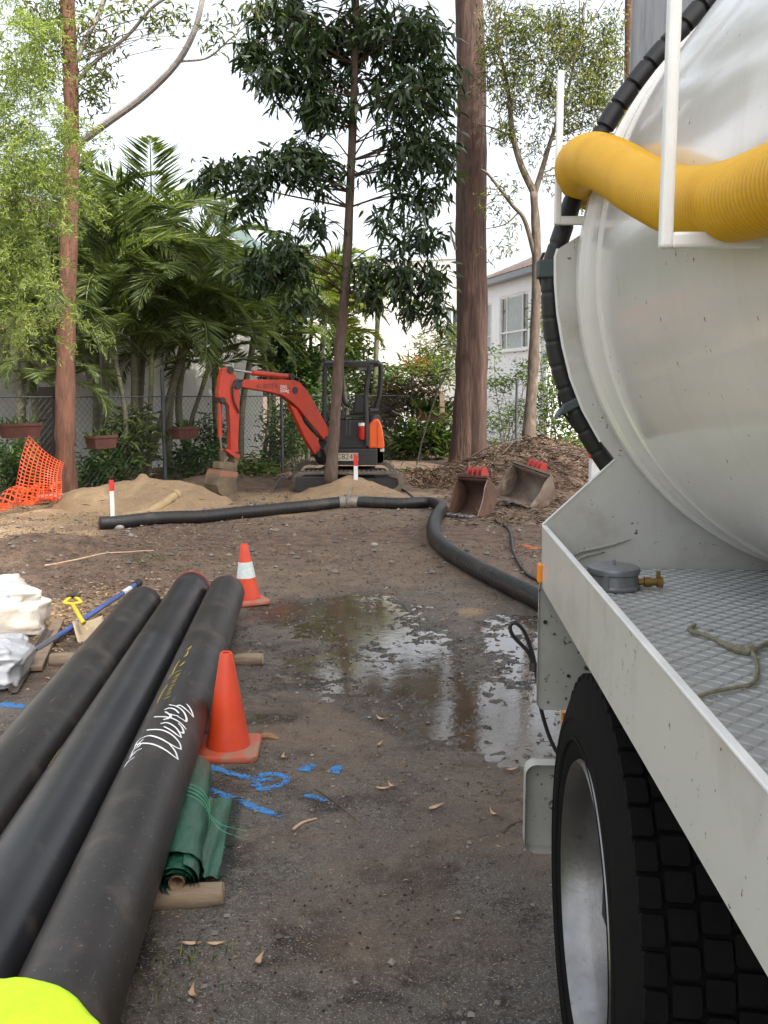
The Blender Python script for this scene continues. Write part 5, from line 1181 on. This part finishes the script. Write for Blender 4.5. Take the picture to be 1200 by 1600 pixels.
def trunk_pts(lst, n=6): return spline([PD(x, y, Y) for x, y, Y in lst], n)
def limb(b, pts, r0, r1, n=6, seg=8, wob=0):
    q = spline(pts, n); 
    if wob: q[1:-1] += rs.normal(size=(len(q) - 2, 3)) * wob
    b.tube(q, np.linspace(r0, r1, len(q)), seg)
def tree(name, trunk, radii, m, label, group=None, seg=18, rough=.05):
    q = trunk_pts(trunk); o = thing(name, (q[0][0], q[0][1], min(q[0][2], 0)), label, 'tree', group); r = np.interp(np.linspace(0, 1, len(q)), np.linspace(0, 1, len(radii)), radii) * (1 + rough * rs.normal(size=len(q)))
    b = MB(); b.tube(q, r, seg); V = b.V[0]; ax = np.repeat(q, seg, 0); a = np.arctan2(V[:, 1] - ax[:, 1], V[:, 0] - ax[:, 0]); V += (V - ax) * (.10 * fbm(a * 2.2, V[:, 2] * .9, 5, 3))[:, None] * 2
    build('trunk', b, m, o, angle=180); return o, q
def crown(o, cl, k, spread, L, W, droop, m, six=False, name='crown'):
    V, F, r = whorl(cl, k, spread, L, W, droop, six); return build(name, (V, F), m, o, smooth=False, rnd=r)
def sprays(o, cl, k, Ls, L, W, m):
    n = len(cl); d = rs.normal(size=(n, 3)); d[:, 2] = -.35 + .4 * d[:, 2]; d /= np.linalg.norm(d, axis=1)[:, None]; s = rs.rand(n * k, 1)
    dk = np.repeat(d, k, 0); pos = np.repeat(cl, k, 0) + dk * s * Ls + (0, 0, -.18) * s ** 2 * Ls * 2 + rs.normal(size=(n * k, 3)) * .022; dr = dk * .7 + rs.normal(size=(n * k, 3)) * .75 + (0, 0, -.15)
    V, F, r = leaves(pos, dr, L * rs.uniform(.6, 1.3, n * k), W * rs.uniform(.7, 1.3, n * k)); r = np.clip(.5 * r + .5 * np.repeat(rs.rand(n), k * 4), 0, 1); return build('crown', (V, F), m, o, smooth=False, rnd=r)
def twigs(o, q, cl, m, frac=.25, r0=.012, name='branches', up=.0, jitter=.1):
    """thin limbs from the trunk line to leaf clusters"""
    b = MB(); k = rs.choice(len(cl), max(1, int(len(cl) * frac)), replace=False)
    for c in cl[k]:
        dh = np.linalg.norm(c - q, axis=1) + 2.5 * np.maximum(0, q[:, 2] - c[2] + .15); s = q[int(np.argmin(dh))]; L_ = np.linalg.norm(c - s)
        mid = (s + c) / 2 + rs.normal(size=3) * jitter + (0, 0, .08 * L_); b.tube(spline([s, mid, c], 4), np.linspace(r0 * (.5 + .5 * min(1.6, L_)), r0 * .3, 9), 5, False)
    return build(name, b, m, o, kind='stuff')

# 1. slim red trunk on the left
o, q = tree('red_trunk_tree', [(108, 800, 13.6), (104, 780, 13.6), (102, 700, 13.6), (103, 560, 13.6), (107, 400, 13.6), (112, 240, 13.6), (110, 100, 13.6), (105, -20, 13.6), (100, -260, 13.6)], [.24, .17, .14, .135, .125, .115, .10, .09, .07], M_barkr, 'slim reddish trunk tree in front of the palms on the left')
b = MB(); limb(b, [PD(122, 225, 13.6), PD(170, 190, 13.4), PD(225, 150, 13.2), PD(275, 100, 13.0), PD(303, 50, 12.9), PD(316, 0, 12.9), PD(330, -80, 12.9)], .055, .03); limb(b, [PD(282, 96, 13.0), PD(325, 90, 12.9), PD(358, 62, 12.8), PD(385, 40, 12.8)], .018, .006)
limb(b, [PD(118, 130, 13.6), PD(150, 95, 13.5), PD(200, 55, 13.4), PD(240, 10, 13.2), PD(290, -20, 13.)], .03, .018); limb(b, [PD(116, 100, 13.6), PD(135, 60, 13.7), PD(155, 20, 13.8), PD(168, -20, 13.8)], .04, .03)
build('grey_limb', b, M_grey, o)
cl = blob_pts([(145, 140, 22, 30, 13.6, .4), (250, 30, 45, 22, 13.2, .4, .5), (180, 12, 30, 14, 13.4, .3, .6), (345, 30, 30, 18, 12.9, .3, .35), (330, 55, 18, 25, 12.9, .3, .35), (85, 30, 60, 50, 13.6, .6, .6), (60, 110, 50, 45, 13.7, .6, .6), (150, 70, 40, 50, 13.8, .5, .4), (400, 5, 25, 10, 12.9, .3, .4), (120, -80, 200, 70, 13.6, 1.5, .25)], .035)
crown(o, cl, 9, .10, .13, .028, .7, M_euc); twigs(o, q, cl[:60], M_barkg, .2, .007)
# 2. bright feathery wattle on the far left, trunk outside the frame
o, q = tree('wattle_tree', [(-70, 860, 11.0), (-66, 700, 11.0), (-60, 450, 11.0), (-50, 150, 11.0), (-40, -100, 11.0)], [.14, .12, .10, .07, .03], M_barkg, 'feathery bright green wattle at the left edge')
bl = [(40, 60, 70, 50, 11, .6, .9), (10, 160, 60, 60, 11, .6), (60, 215, 50, 45, 10.8, .5), (95, 190, 35, 40, 10.6, .4, .9), (75, 290, 55, 40, 10.8, .5), (20, 300, 50, 60, 11, .6), (100, 330, 28, 30, 10.6, .3, .6), (45, 250, 60, 50, 11, .5), (20, 420, 55, 45, 10.9, .5), (70, 400, 35, 30, 10.7, .4, .5), (20, 500, 50, 45, 10.8, .5), (5, 350, 40, 50, 11, .5), (90, 460, 45, 25, 10.7, .4, .55), (105, 500, 28, 25, 10.6, .3, .5), (60, 130, 50, 40, 11, .5, .7), (-60, 300, 60, 200, 11, .7, .3), (0, -60, 120, 60, 11, 1, .25), (130, 25, 22, 35, 11.2, .3, .3)]
cl = blob_pts(bl, .0125); sprays(o, cl, 56, .50, .075, .0078, M_wat); twigs(o, q, cl, M_barkg, .10, .006)
# 3. dark tree with a slim straight trunk in the middle
o, q = tree('slim_dark_tree', [(516, 755, 14.6), (521, 690, 14.6), (530, 560, 14.6), (540, 440, 14.6), (547, 300, 14.6), (553, 150, 14.6), (557, 0, 14.6), (560, -200, 14.6)], [.115, .092, .080, .075, .066, .057, .046, .028], M_barks, 'slim straight tree with drooping dark leaves in front of the digger')
bl = [(470, 50, 75, 50, 16, .9), (400, 85, 45, 30, 15.8, .5), (450, 120, 60, 45, 15.7, .7), (500, 170, 50, 45, 15.8, .6), (395, 265, 60, 22, 15.4, .5), (460, 250, 55, 32, 15.5, .5, 1.2), (320, 268, 40, 16, 15.3, .3, 1.1), (390, 305, 28, 26, 15.4, .3, 1.1), (505, 270, 40, 30, 15.7, .4, .8), (375, 335, 16, 16, 15.4, .2), (600, 35, 80, 45, 16, .9, .9), (660, 70, 50, 60, 16.2, .7), (690, 140, 30, 55, 16, .5), (630, 150, 55, 50, 15.8, .7, .9), (650, 225, 60, 45, 15.8, .6), (700, 240, 20, 35, 15.9, .4), (600, 275, 40, 22, 15.7, .4, .7), (660, 300, 45, 30, 15.8, .5, .8), (600, 345, 30, 22, 15.6, .3, .8), (660, 370, 48, 28, 15.7, .5, .9), (620, 425, 50, 26, 15.6, .4, 1.), (675, 430, 30, 34, 15.7, .4, 1.), (580, 455, 32, 24, 15.5, .3), (640, 475, 30, 26, 15.5, .3), (690, 485, 18, 30, 15.6, .3), (565, 410, 22, 20, 15.5, .3, .8),
      (430, 390, 50, 28, 15.3, .5, 1.2), (400, 425, 45, 26, 15.3, .5, 1.2), (455, 425, 40, 26, 15.4, .4, 1.1), (492, 345, 22, 24, 15.5, .3, 1.1), (480, 470, 28, 22, 15.4, .3, .8), (520, 90, 50, 60, 16.3, .6, .6), (580, 90, 50, 50, 16.3, .6, .7), (560, -90, 150, 80, 16, 1.4, .4), (440, 15, 50, 25, 16, .6)]
bl = [(a, b_, c_, d_, Y - 1.3, *k_) for a, b_, c_, d_, Y, *k_ in bl]; cl = blob_pts(bl, .0195); crown(o, cl, 12, .075, .23, .046, .85, M_dark, True); twigs(o, q, cl, M_barkd, .10, .014, jitter=.10)
# 4. big trunk
o, q = tree('big_gum_tree', [(728, 735, 20.6), (731, 715, 20.6), (735, 640, 20.6), (738, 520, 20.6), (736, 380, 20.6), (737, 240, 20.6), (737, 120, 20.6), (733, 0, 20.6), (725, -240, 20.6), (715, -600, 20.6)], [.46, .405, .37, .345, .335, .325, .31, .29, .25, .15], M_barkd, 'massive straight dark brown tree trunk right of the digger', seg=30, rough=.02)
cl = blob_pts([(700, -420, 250, 120, 20, 3, .35), (820, -560, 220, 110, 20, 3, .35), (560, -600, 200, 120, 20, 3, .3)], .012); crown(o, cl, 14, .35, .22, .04, .8, M_euc); twigs(o, q, cl, M_barkp, .1, .03)
b = MB(); p = PD(712, 390, 20.4); limb(b, [p, p + (-.1, -.1, .3), p + (-.12, -.12, .55)], .03, .012); build('dead_stub', b, M_grey, o)
# 5. forked tree to the right with a light crown
o, q = tree('forked_gum_tree', [(826, 690, 19.0), (829, 640, 19.0), (834, 560, 19.0), (838, 450, 19.0), (838, 370, 19.0), (834, 300, 19.0)], [.15, .125, .105, .095, .09, .075], M_barkf, 'forked pale tree with a light airy crown right of the big trunk')
b = MB(); Yt = 19.0
limb(b, [PD(834, 300, Yt), PD(815, 260, Yt), PD(802, 215, Yt), PD(798, 180, Yt), PD(792, 130, Yt), PD(775, 60, Yt)], .075, .03); limb(b, [PD(836, 300, Yt), PD(850, 255, Yt), PD(862, 215, 18.9), PD(885, 150, 18.8), PD(900, 80, 18.8)], .06, .02)
limb(b, [PD(838, 410, Yt), PD(820, 345, 18.9), PD(800, 320, 18.9), PD(765, 275, 18.9), PD(752, 265, 18.9)], .05, .02); limb(b, [PD(812, 330, 18.9), PD(790, 350, 18.9), PD(758, 358, 18.9)], .018, .008); limb(b, [PD(802, 215, Yt), PD(770, 200, 19), PD(740, 192, 19.2)], .025, .01); limb(b, [PD(860, 220, 18.9), PD(895, 205, 18.9), PD(930, 190, 18.9)], .02, .008)
build('limbs', b, M_barkf, o)
bl = [(800, 50, 45, 45, 19, .7), (850, 40, 45, 40, 19, .7), (910, 50, 50, 40, 19, .7), (870, 100, 60, 40, 19, .7), (930, 110, 40, 50, 19, .6), (800, 120, 40, 40, 19, .6), (840, 150, 45, 30, 19, .5, .8), (900, 160, 50, 35, 18.8, .6), (950, 170, 35, 40, 18.8, .5), (790, 170, 28, 30, 19, .4, .6), (780, 210, 30, 20, 19, .4, .4), (770, 90, 22, 60, 19.3, .5, .8), (960, 60, 22, 50, 19, .5, .8), (965, 260, 22, 40, 18.8, .4, .5), (770, 310, 18, 35, 19, .3, .4), (830, 240, 40, 30, 19, .4, .3), (910, 310, 22, 30, 19, .4, .35), (790, 390, 25, 20, 19, .3, .35), (870, 190, 50, 20, 18.8, .4, .6), (940, 215, 30, 20, 18.8, .4, .6), (800, 300, 30, 25, 19, .4, .3), (780, 350, 25, 20, 19, .3, .3), (860, 290, 25, 30, 19, .4, .25), (890, 250, 25, 25, 19, .4, .4), (770, 20, 20, 40, 19, .4, .5), (860, -70, 150, 60, 19, 1.2, .35), (785, 210, 10, 18, 19, .2, 2)]
cl = blob_pts(bl, .022); crown(o, cl, 20, .10, .13, .024, .8, M_euc)
lq = np.vstack([spline([PD(x, y, Yt) for x, y in l], 8) for l in (((834, 300), (815, 260), (802, 215), (798, 180), (792, 130), (775, 60)), ((836, 300), (850, 255), (862, 215), (885, 150), (900, 80)))]); twigs(o, lq, cl, M_barkp, .10, .012)
# 6. far red-brown trunk near the tank
o, q = tree('far_gum_tree', [(975, 720, 27.0), (978, 500, 27.0), (984, 200, 27.0), (985, 0, 27.0), (986, -300, 27.0)], [.24, .20, .17, .15, .1], M_barkr, 'thin red brown trunk showing just left of the grey drum')
cl = blob_pts([(985, -200, 120, 80, 27, 2, .5), (960, 95, 25, 30, 26.8, .6, .6), (965, 180, 20, 30, 26.8, .5, .6)], .03); crown(o, cl, 12, .2, .18, .035, .8, M_euc); twigs(o, q, cl, M_barkr, .2, .02)

# ------------------------------------------------------------------ cane palms behind the fence (each frond its own part)
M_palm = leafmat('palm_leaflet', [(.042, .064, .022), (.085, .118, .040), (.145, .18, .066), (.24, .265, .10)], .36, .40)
M_palmy = leafmat('painted_sun_palm_leaflet', [(.06, .09, .018), (.11, .15, .03), (.19, .22, .05), (.30, .28, .08)], .4, .45)  # lit copy of the palm leaflet: sunlight painted in as a brighter yellow green
M_stem = mat('ringed_palm_stem', (.13, .125, .075), .7, (.08, .075, .05), scale=5, stretch=(1, 1, 6)); M_shaft = mat('green_crownshaft', (.12, .15, .05), .5, (.20, .19, .07), scale=4)
def frond_mesh(seed, m, L=2.2, droop=1.0):
    r_ = np.random.RandomState(seed); n = 34; t = np.linspace(0, 1, n); a = np.radians(60 - 110 * droop * t ** 1.35); ds = L / n
    R = np.stack([np.cumsum(np.cos(a) * ds), np.sin(t * 2 + seed) * .05, np.cumsum(np.sin(a) * ds)], 1); pos = []; dr = []; LL = []; b = MB(); b.tube(R, np.linspace(.018, .004, n), 5, False); V0 = b.verts()
    T_ = np.gradient(R, axis=0); T_ /= np.linalg.norm(T_, axis=1)[:, None]
    for i in range(5, n):
        for s in (-1, 1):
            for h in (0, .5):
                p = R[i] + (R[i] - R[i - 1]) * h * -1; N = np.array([-T_[i][2], 0, T_[i][0]]); dv = T_[i] * (.55 + .6 * t[i]) + np.array([0, s, 0]) * .85 + N * .28 + (0, 0, -.28) + r_.normal(size=3) * .07
                pos.append(p); dr.append(dv); LL.append(.62 * math.sin(math.pi * min(1, (t[i] * .82 + .16))) * (1 + .15 * r_.normal()))
    V, F, rr = leaves(np.array(pos), np.array(dr), np.array(LL), .038, curl=.04)
    Fq = [tuple(f) for f in b.F]; me = bpy.data.meshes.new('frond'); me.from_pydata(V0.tolist() + V.tolist(), [], Fq + [tuple(int(x) + len(V0) for x in f) for f in F])
    at = me.attributes.new('rnd', 'FLOAT', 'POINT'); at.data.foreach_set('value', np.r_[np.full(len(V0), .8), rr * .9].astype(np.float32)); me.materials.append(m); return me
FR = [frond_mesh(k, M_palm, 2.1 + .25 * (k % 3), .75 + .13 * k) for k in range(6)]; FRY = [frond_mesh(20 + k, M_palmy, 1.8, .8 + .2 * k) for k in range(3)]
def palm(pxb, pyb, pxt, pyt, Y, n, label, sc=1.0, y=False, r0=.075):
    b0 = PD(pxb, pyb, Y); b0[2] = 0; top = PD(pxt, pyt, Y); o = thing('cane_palm', b0, label, 'palm', 'cane palms behind the fence'); mid = (b0 + top) / 2 + (rs.normal() * .1, rs.normal() * .1, 0); q = spline([b0 - ZU * .05, mid, top], 10)
    rr = np.interp(np.linspace(0, 1, len(q)), [0, .1, .8, 1], [r0 * 1.3, r0, r0 * .8, r0 * .8]) * (1 + .05 * (np.arange(len(q)) % 2)); build('stem', MB().tube(q, rr, 10), M_stem, o)
    d = U(q[-1] - q[-2]); build('crownshaft', MB().tube([top - d * .02, top + d * .25, top + d * .6], [r0 * .95, r0 * .9, r0 * .4], 8), M_shaft, o)
    for k in range(n):
        f = bpy.data.objects.new('frond', (FRY if y else FR)[rs.randint(3 if y else 6)]); COL.objects.link(f); f.parent = o; f.location = Vector(top + d * (.25 + .35 * k / n) - b0)
        f.rotation_euler = (rs.normal() * .15, -.58 + 1.2 * ((n - k) / n) + rs.normal() * .1 - .15, k * 2.4 + rs.normal() * .2); s = sc * (.85 + .3 * rs.rand()); f.scale = (s, s, s)
PL = [(8, 720, 20, 470, 1.2, 'cane palm at the far left edge behind the planter box', .8), (58, 720, 45, 500, 2.0, 'low cane palm just left of the red trunk', .85), (148, 740, 165, 420, 1.6, 'cane palm directly right of the red trunk', 1.), (150, 735, 140, 330, 2.6, 'tall cane palm rising behind the red trunk', 1.05),
      (202, 745, 208, 400, 1.4, 'cane palm with thin pale stem left of the fence post', .95), (215, 750, 232, 310, 2.4, 'tall cane palm with fronds touching the white sky', 1.1), (216, 752, 285, 420, 1.3, 'leaning cane palm that crosses behind the fence post', .9), (262, 740, 300, 350, 2.5, 'tall cane palm below the green metal roof', 1.05), (308, 735, 285, 500, 1.3, 'short cane palm right of the fence post', .85), (345, 735, 335, 430, 2.2, 'cane palm behind the digger arm elbow', .95), (375, 725, 395, 480, 1.5, 'cane palm seen beneath the digger boom', .85),
      (425, 720, 425, 500, 1.9, 'dark cane palm behind the digger boom', .85), (452, 720, 468, 460, 2.5, 'cane palm between boom and slim tree', .85)]
for (xb, yb_, xt, yt, off_, lab, sc) in PL: palm(xb, yb_, xt, yt + (60 if yt >= 450 else 95 if xt < 230 else 135), fence_y((xb + xt) / 2) + off_, 12, lab, sc)
for (xb, xt, yt, off_, lab, sc) in ((85, 82, 640, .8, 'young palm half hidden by the red trunk', .6), (178, 180, 560, .9, 'low palm clump above the small planter box', .7),
      (232, 236, 600, .9, 'low palm clump just left of the fence post', .68), (300, 318, 600, 1.0, 'low palm clump above the planter right of the post', .66), (408, 412, 545, 1.4, 'shaded palm clump above the middle of the boom', .75), (480, 486, 520, 1.9, 'shaded palm clump just left of the slim trunk', .78), (0, -14, 540, 1.6, 'dim palm clump cut by the left edge', .8)): palm(xb, 740, xt, yt, fence_y((xb + xt) / 2) + off_, 14, lab, sc, r0=.05)
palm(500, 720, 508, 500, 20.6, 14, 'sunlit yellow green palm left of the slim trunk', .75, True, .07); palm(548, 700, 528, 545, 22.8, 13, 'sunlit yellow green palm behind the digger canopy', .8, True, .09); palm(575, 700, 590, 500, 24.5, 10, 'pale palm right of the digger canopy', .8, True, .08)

# ------------------------------------------------------------------ shrubs
def shrub(bl, label, m, k=14, sp=.12, L=.12, W=.04, droop=.0, dens=.042, stems=6, cat='shrub', group='shrubs behind the fence'):
    cl = blob_pts(bl, dens); c = cl.mean(0); base = np.array([c[0], c[1], 0]); o = thing('shrub', base, label, cat, group); crown(o, cl, k, sp, L, W, droop, m, name='foliage')
    b = MB(); 
    for i in rs.choice(len(cl), min(stems, len(cl)), replace=False): b.tube(spline([base + rs.normal(size=3) * (.12, .12, 0), (base + cl[i]) / 2 + rs.normal(size=3) * .1, cl[i]], 4), np.linspace(.02, .005, 9), 5)
    build('stem', b, M_barkg, o); return o
fy = fence_y
shrub([(60, 760, 50, 30, fy(60) + .7, .3), (20, 730, 30, 40, fy(20) + .7, .3)], 'dark low shrub behind the orange mesh', M_lf)
shrub([(170, 725, 40, 28, fy(170) + .6, .3), (150, 745, 30, 20, fy(150) + .5, .2)], 'dark shrub behind the fence right of the red trunk', M_lf)
shrub([(205, 690, 30, 45, fy(205) + .7, .3)], 'leafy shrub between the thin palm stems', M_palm, L=.25, W=.03)
shrub([(300, 720, 45, 30, fy(300) + .5, .3), (330, 690, 25, 40, fy(330) + .8, .3)], 'shrub behind the fence left of the digger bucket', M_lf)
shrub([(395, 735, 45, 16, 16.9, .3)], 'low green weeds under the digger boom', M_shr, dens=.04, L=.15, W=.035)
shrub([(440, 690, 40, 50, fy(440) + .6, .4), (470, 640, 35, 50, fy(460) + .8, .4)], 'dark shrub behind the lift arm of the digger', M_lf)
shrub([(480, 590, 40, 50, fy(480) + 1.5, .5), (440, 560, 40, 50, fy(450) + 1.6, .5)], 'tall dark bush between the boom and the slim trunk', M_lf, L=.18, W=.05)
shrub([(500, 590, 45, 50, 24.5, .6), (545, 560, 45, 50, 24.8, .6), (590, 620, 40, 50, 25, .6), (500, 670, 50, 45, 24, .5), (570, 670, 50, 40, 24.4, .5)], 'sunlit leafy bush filling the gap behind the digger', M_shr, L=.2, W=.06, k=16)
shrub([(560, 690, 40, 40, 23, .5), (540, 620, 40, 50, 23.4, .5)], 'green bush seen through the digger canopy', M_shr)
shrub([(615, 600, 35, 25, 23.6, .4), (650, 590, 45, 20, 23.6, .4), (690, 580, 30, 25, 23.6, .4)], 'green creeper along the fence top left of the big trunk', M_shr)
shrub([(600, 640, 25, 30, 23.4, .25), (640, 620, 45, 22, 23.3, .25), (690, 640, 18, 20, 23.3, .2)], 'tangle of dry brown vines on the fence by the digger', M_dry, k=10, L=.35, W=.012, sp=.2)
shrub([(680, 555, 32, 45, 25.5, .5), (700, 530, 18, 30, 25.5, .4)], 'pale green shrub in front of the cream wall', M_euc, L=.16)
shrub([(645, 575, 22, 16, 25, .3)], 'small orange tinged plant in front of the cream wall', leafmat('orange_tinged_leaf', [(.08, .10, .03), (.18, .17, .05), (.45, .14, .04)], .5, .3), L=.28, W=.05, droop=-.3)
shrub([(660, 690, 45, 25, 22.6, .3), (620, 700, 25, 20, 22.6, .3), (695, 690, 15, 35, 22.4, .2)], 'green weeds at the fence foot left of the big trunk', M_shr, L=.3, W=.03, droop=-.4)
shrub([(780, 600, 28, 25, 25.5, .4), (815, 585, 25, 22, 25.2, .4), (770, 560, 10, 30, 25.5, .3, .5)], 'loose green shrub in front of the white wall', M_shr)
shrub([(775, 660, 25, 25, 24.6, .3), (810, 650, 22, 30, 24.6, .3), (770, 690, 20, 15, 24, .3)], 'green shrub behind the mulch heap', M_shr)
shrub([(865, 600, 28, 50, 20.5, .5), (890, 660, 40, 45, 20, .5), (850, 660, 22, 40, 20.5, .4), (930, 700, 35, 30, 19, .4)], 'bright green bush between the forked tree and the truck', M_shr, dens=.035)
shrub([(850, 500, 22, 40, 24, .5), (870, 550, 25, 30, 24, .5), (880, 450, 25, 40, 25, .5, .6)], 'tall leafy bush behind the forked tree', M_shr)
shrub([(925, 740, 30, 30, 17.5, .4), (960, 720, 40, 50, 18.5, .5)], 'bush peeping out behind the truck bulkhead', M_shr)
shrub([(690, 752, 45, 8, 18.6, .3), (640, 745, 25, 6, 18.8, .3)], 'cut leafy branch lying at the foot of the big trunk', M_shr, k=8, L=.2, W=.02, stems=4)
# thin sapling leaning by the planter and stakes
M_sap = mat('dark_sapling', (.035, .028, .022), .8); q = spline([PD(649, 735, 20.5), PD(662, 680, 20.5), PD(683, 615, 20.5), PD(702, 575, 20.5)], 6); build('leaning_pole', MB().tube(q, .018, 6), M_sap, label='thin dark stick leaning left of the big trunk', cat='stick')
b = MB(); p = PD(690, 720, 22.9); b.box((p[0], p[1], .75), (.12, .1, 1.7)); build('timber_post', b, M_log, smooth=False, label='old timber fence post close behind the big trunk', cat='post')
b = MB(); p = P(82, 745); p = PD(82, 760, fence_y(82) + .6); b.box((p[0], p[1], .85), (.26, .2, 1.7)); build('garden_post', b, M_sap, smooth=False, label='dark post behind the fence left of the red trunk', cat='post', bevel=.03)
# sticks on the mulch heap and the flat stones
bs = MB()
for k in range(120):
    x, y = rs.uniform(1.5, 4.4), rs.uniform(15.9, 18.6); L = rs.uniform(.3, 1.2); a = rs.normal() * .6; e = np.array([math.cos(a) * L, math.sin(a) * L]); p0 = np.array([x, y, H(x, y) + .02]); p1 = np.array([x + e[0], y + e[1], H(x + e[0], y + e[1]) + rs.uniform(.0, .15)]); bs.tube(spline([p0, (p0 + p1) / 2 + rs.normal(size=3) * .05, p1], 3), np.linspace(.016, .006, 7) * rs.uniform(.5, 1.3), 5)
build('brush_sticks', bs, mat('dead_stick_wood', (.115, .078, .055), .85, (.06, .042, .032), scale=12), loc=(0, 0, 0), kind='stuff', label='dead sticks strewn over the mulch heap')
M_rock = mat('grey_stone', (.30, .29, .27), .85, (.22, .21, .20), scale=6, bump=.006, bscale=14)
def rock(px, py, s, label):
    p = P(px, py); p[2] = H(p[0], p[1]); bm = bmesh.new(); bmesh.ops.create_icosphere(bm, subdivisions=3, radius=1); V = np.array([v.co[:] for v in bm.verts]); F = [tuple(v.index for v in f.verts) for f in bm.faces]; bm.free()
    V = V * (1 + .25 * fbm(V[:, :1] * 1.5 + px, V[:, 1:2] * 1.5 + V[:, 2:], 4)) * np.array(s) + p + (0, 0, s[2] * .5); b = MB(); b.add(V, F); build('stone', b, M_rock, label=label, cat='stone', angle=60)
rock(185, 828, (.07, .06, .05), 'pale lump of clay at the foot of the left peg'); rock(203, 752, (.10, .1, .09), 'tan clod on top of the left sand heap'); rock(585, 856, (.04, .03, .025), 'small pale stone in the middle of the dirt track'); rock(85, 790, (.25, .15, .05), 'flat grey stone at the foot of the orange mesh')

# unseen gums added beyond the truck, out of frame, only to shade the track
def shade_tree(x, y, cx, cy, zc, R, Hh, label, n=760):
    o = thing('added_shade_gum', (x, y, 0), label, 'tree', 'unseen gums added to shade the track'); q = spline([np.array([x, y, -.1]), np.array([x * .8 + cx * .2, y * .8 + cy * .2, zc * .5]), np.array([cx, cy, zc + Hh * .4])], 8)
    build('trunk', MB().tube(q, np.linspace(.32, .12, len(q)), 16), M_barkp, o); p = rs.normal(size=(n, 3)); p /= np.linalg.norm(p, axis=1)[:, None]; p *= rs.rand(n, 1) ** .4; cl = np.array([cx, cy, zc]) + p * (R, R, Hh)
    crown(o, cl, 14, .40, .36, .11, .6, M_euc); twigs(o, q, cl, M_barkp, .15, .05, jitter=.3)
shade_tree(6.2, -2.5, 5.6, -2.0, 9.5, 3.6, 2.4, 'unseen gum added for shade, nearest behind the camera'); shade_tree(7.0, 3.5, 5.2, 3.6, 10.5, 4.0, 2.4, 'unseen gum added for shade, level with the truck tank'); shade_tree(7.4, 9.8, 4.6, 8.6, 11, 4.4, 2.4, 'unseen gum added for shade, farthest up the track')
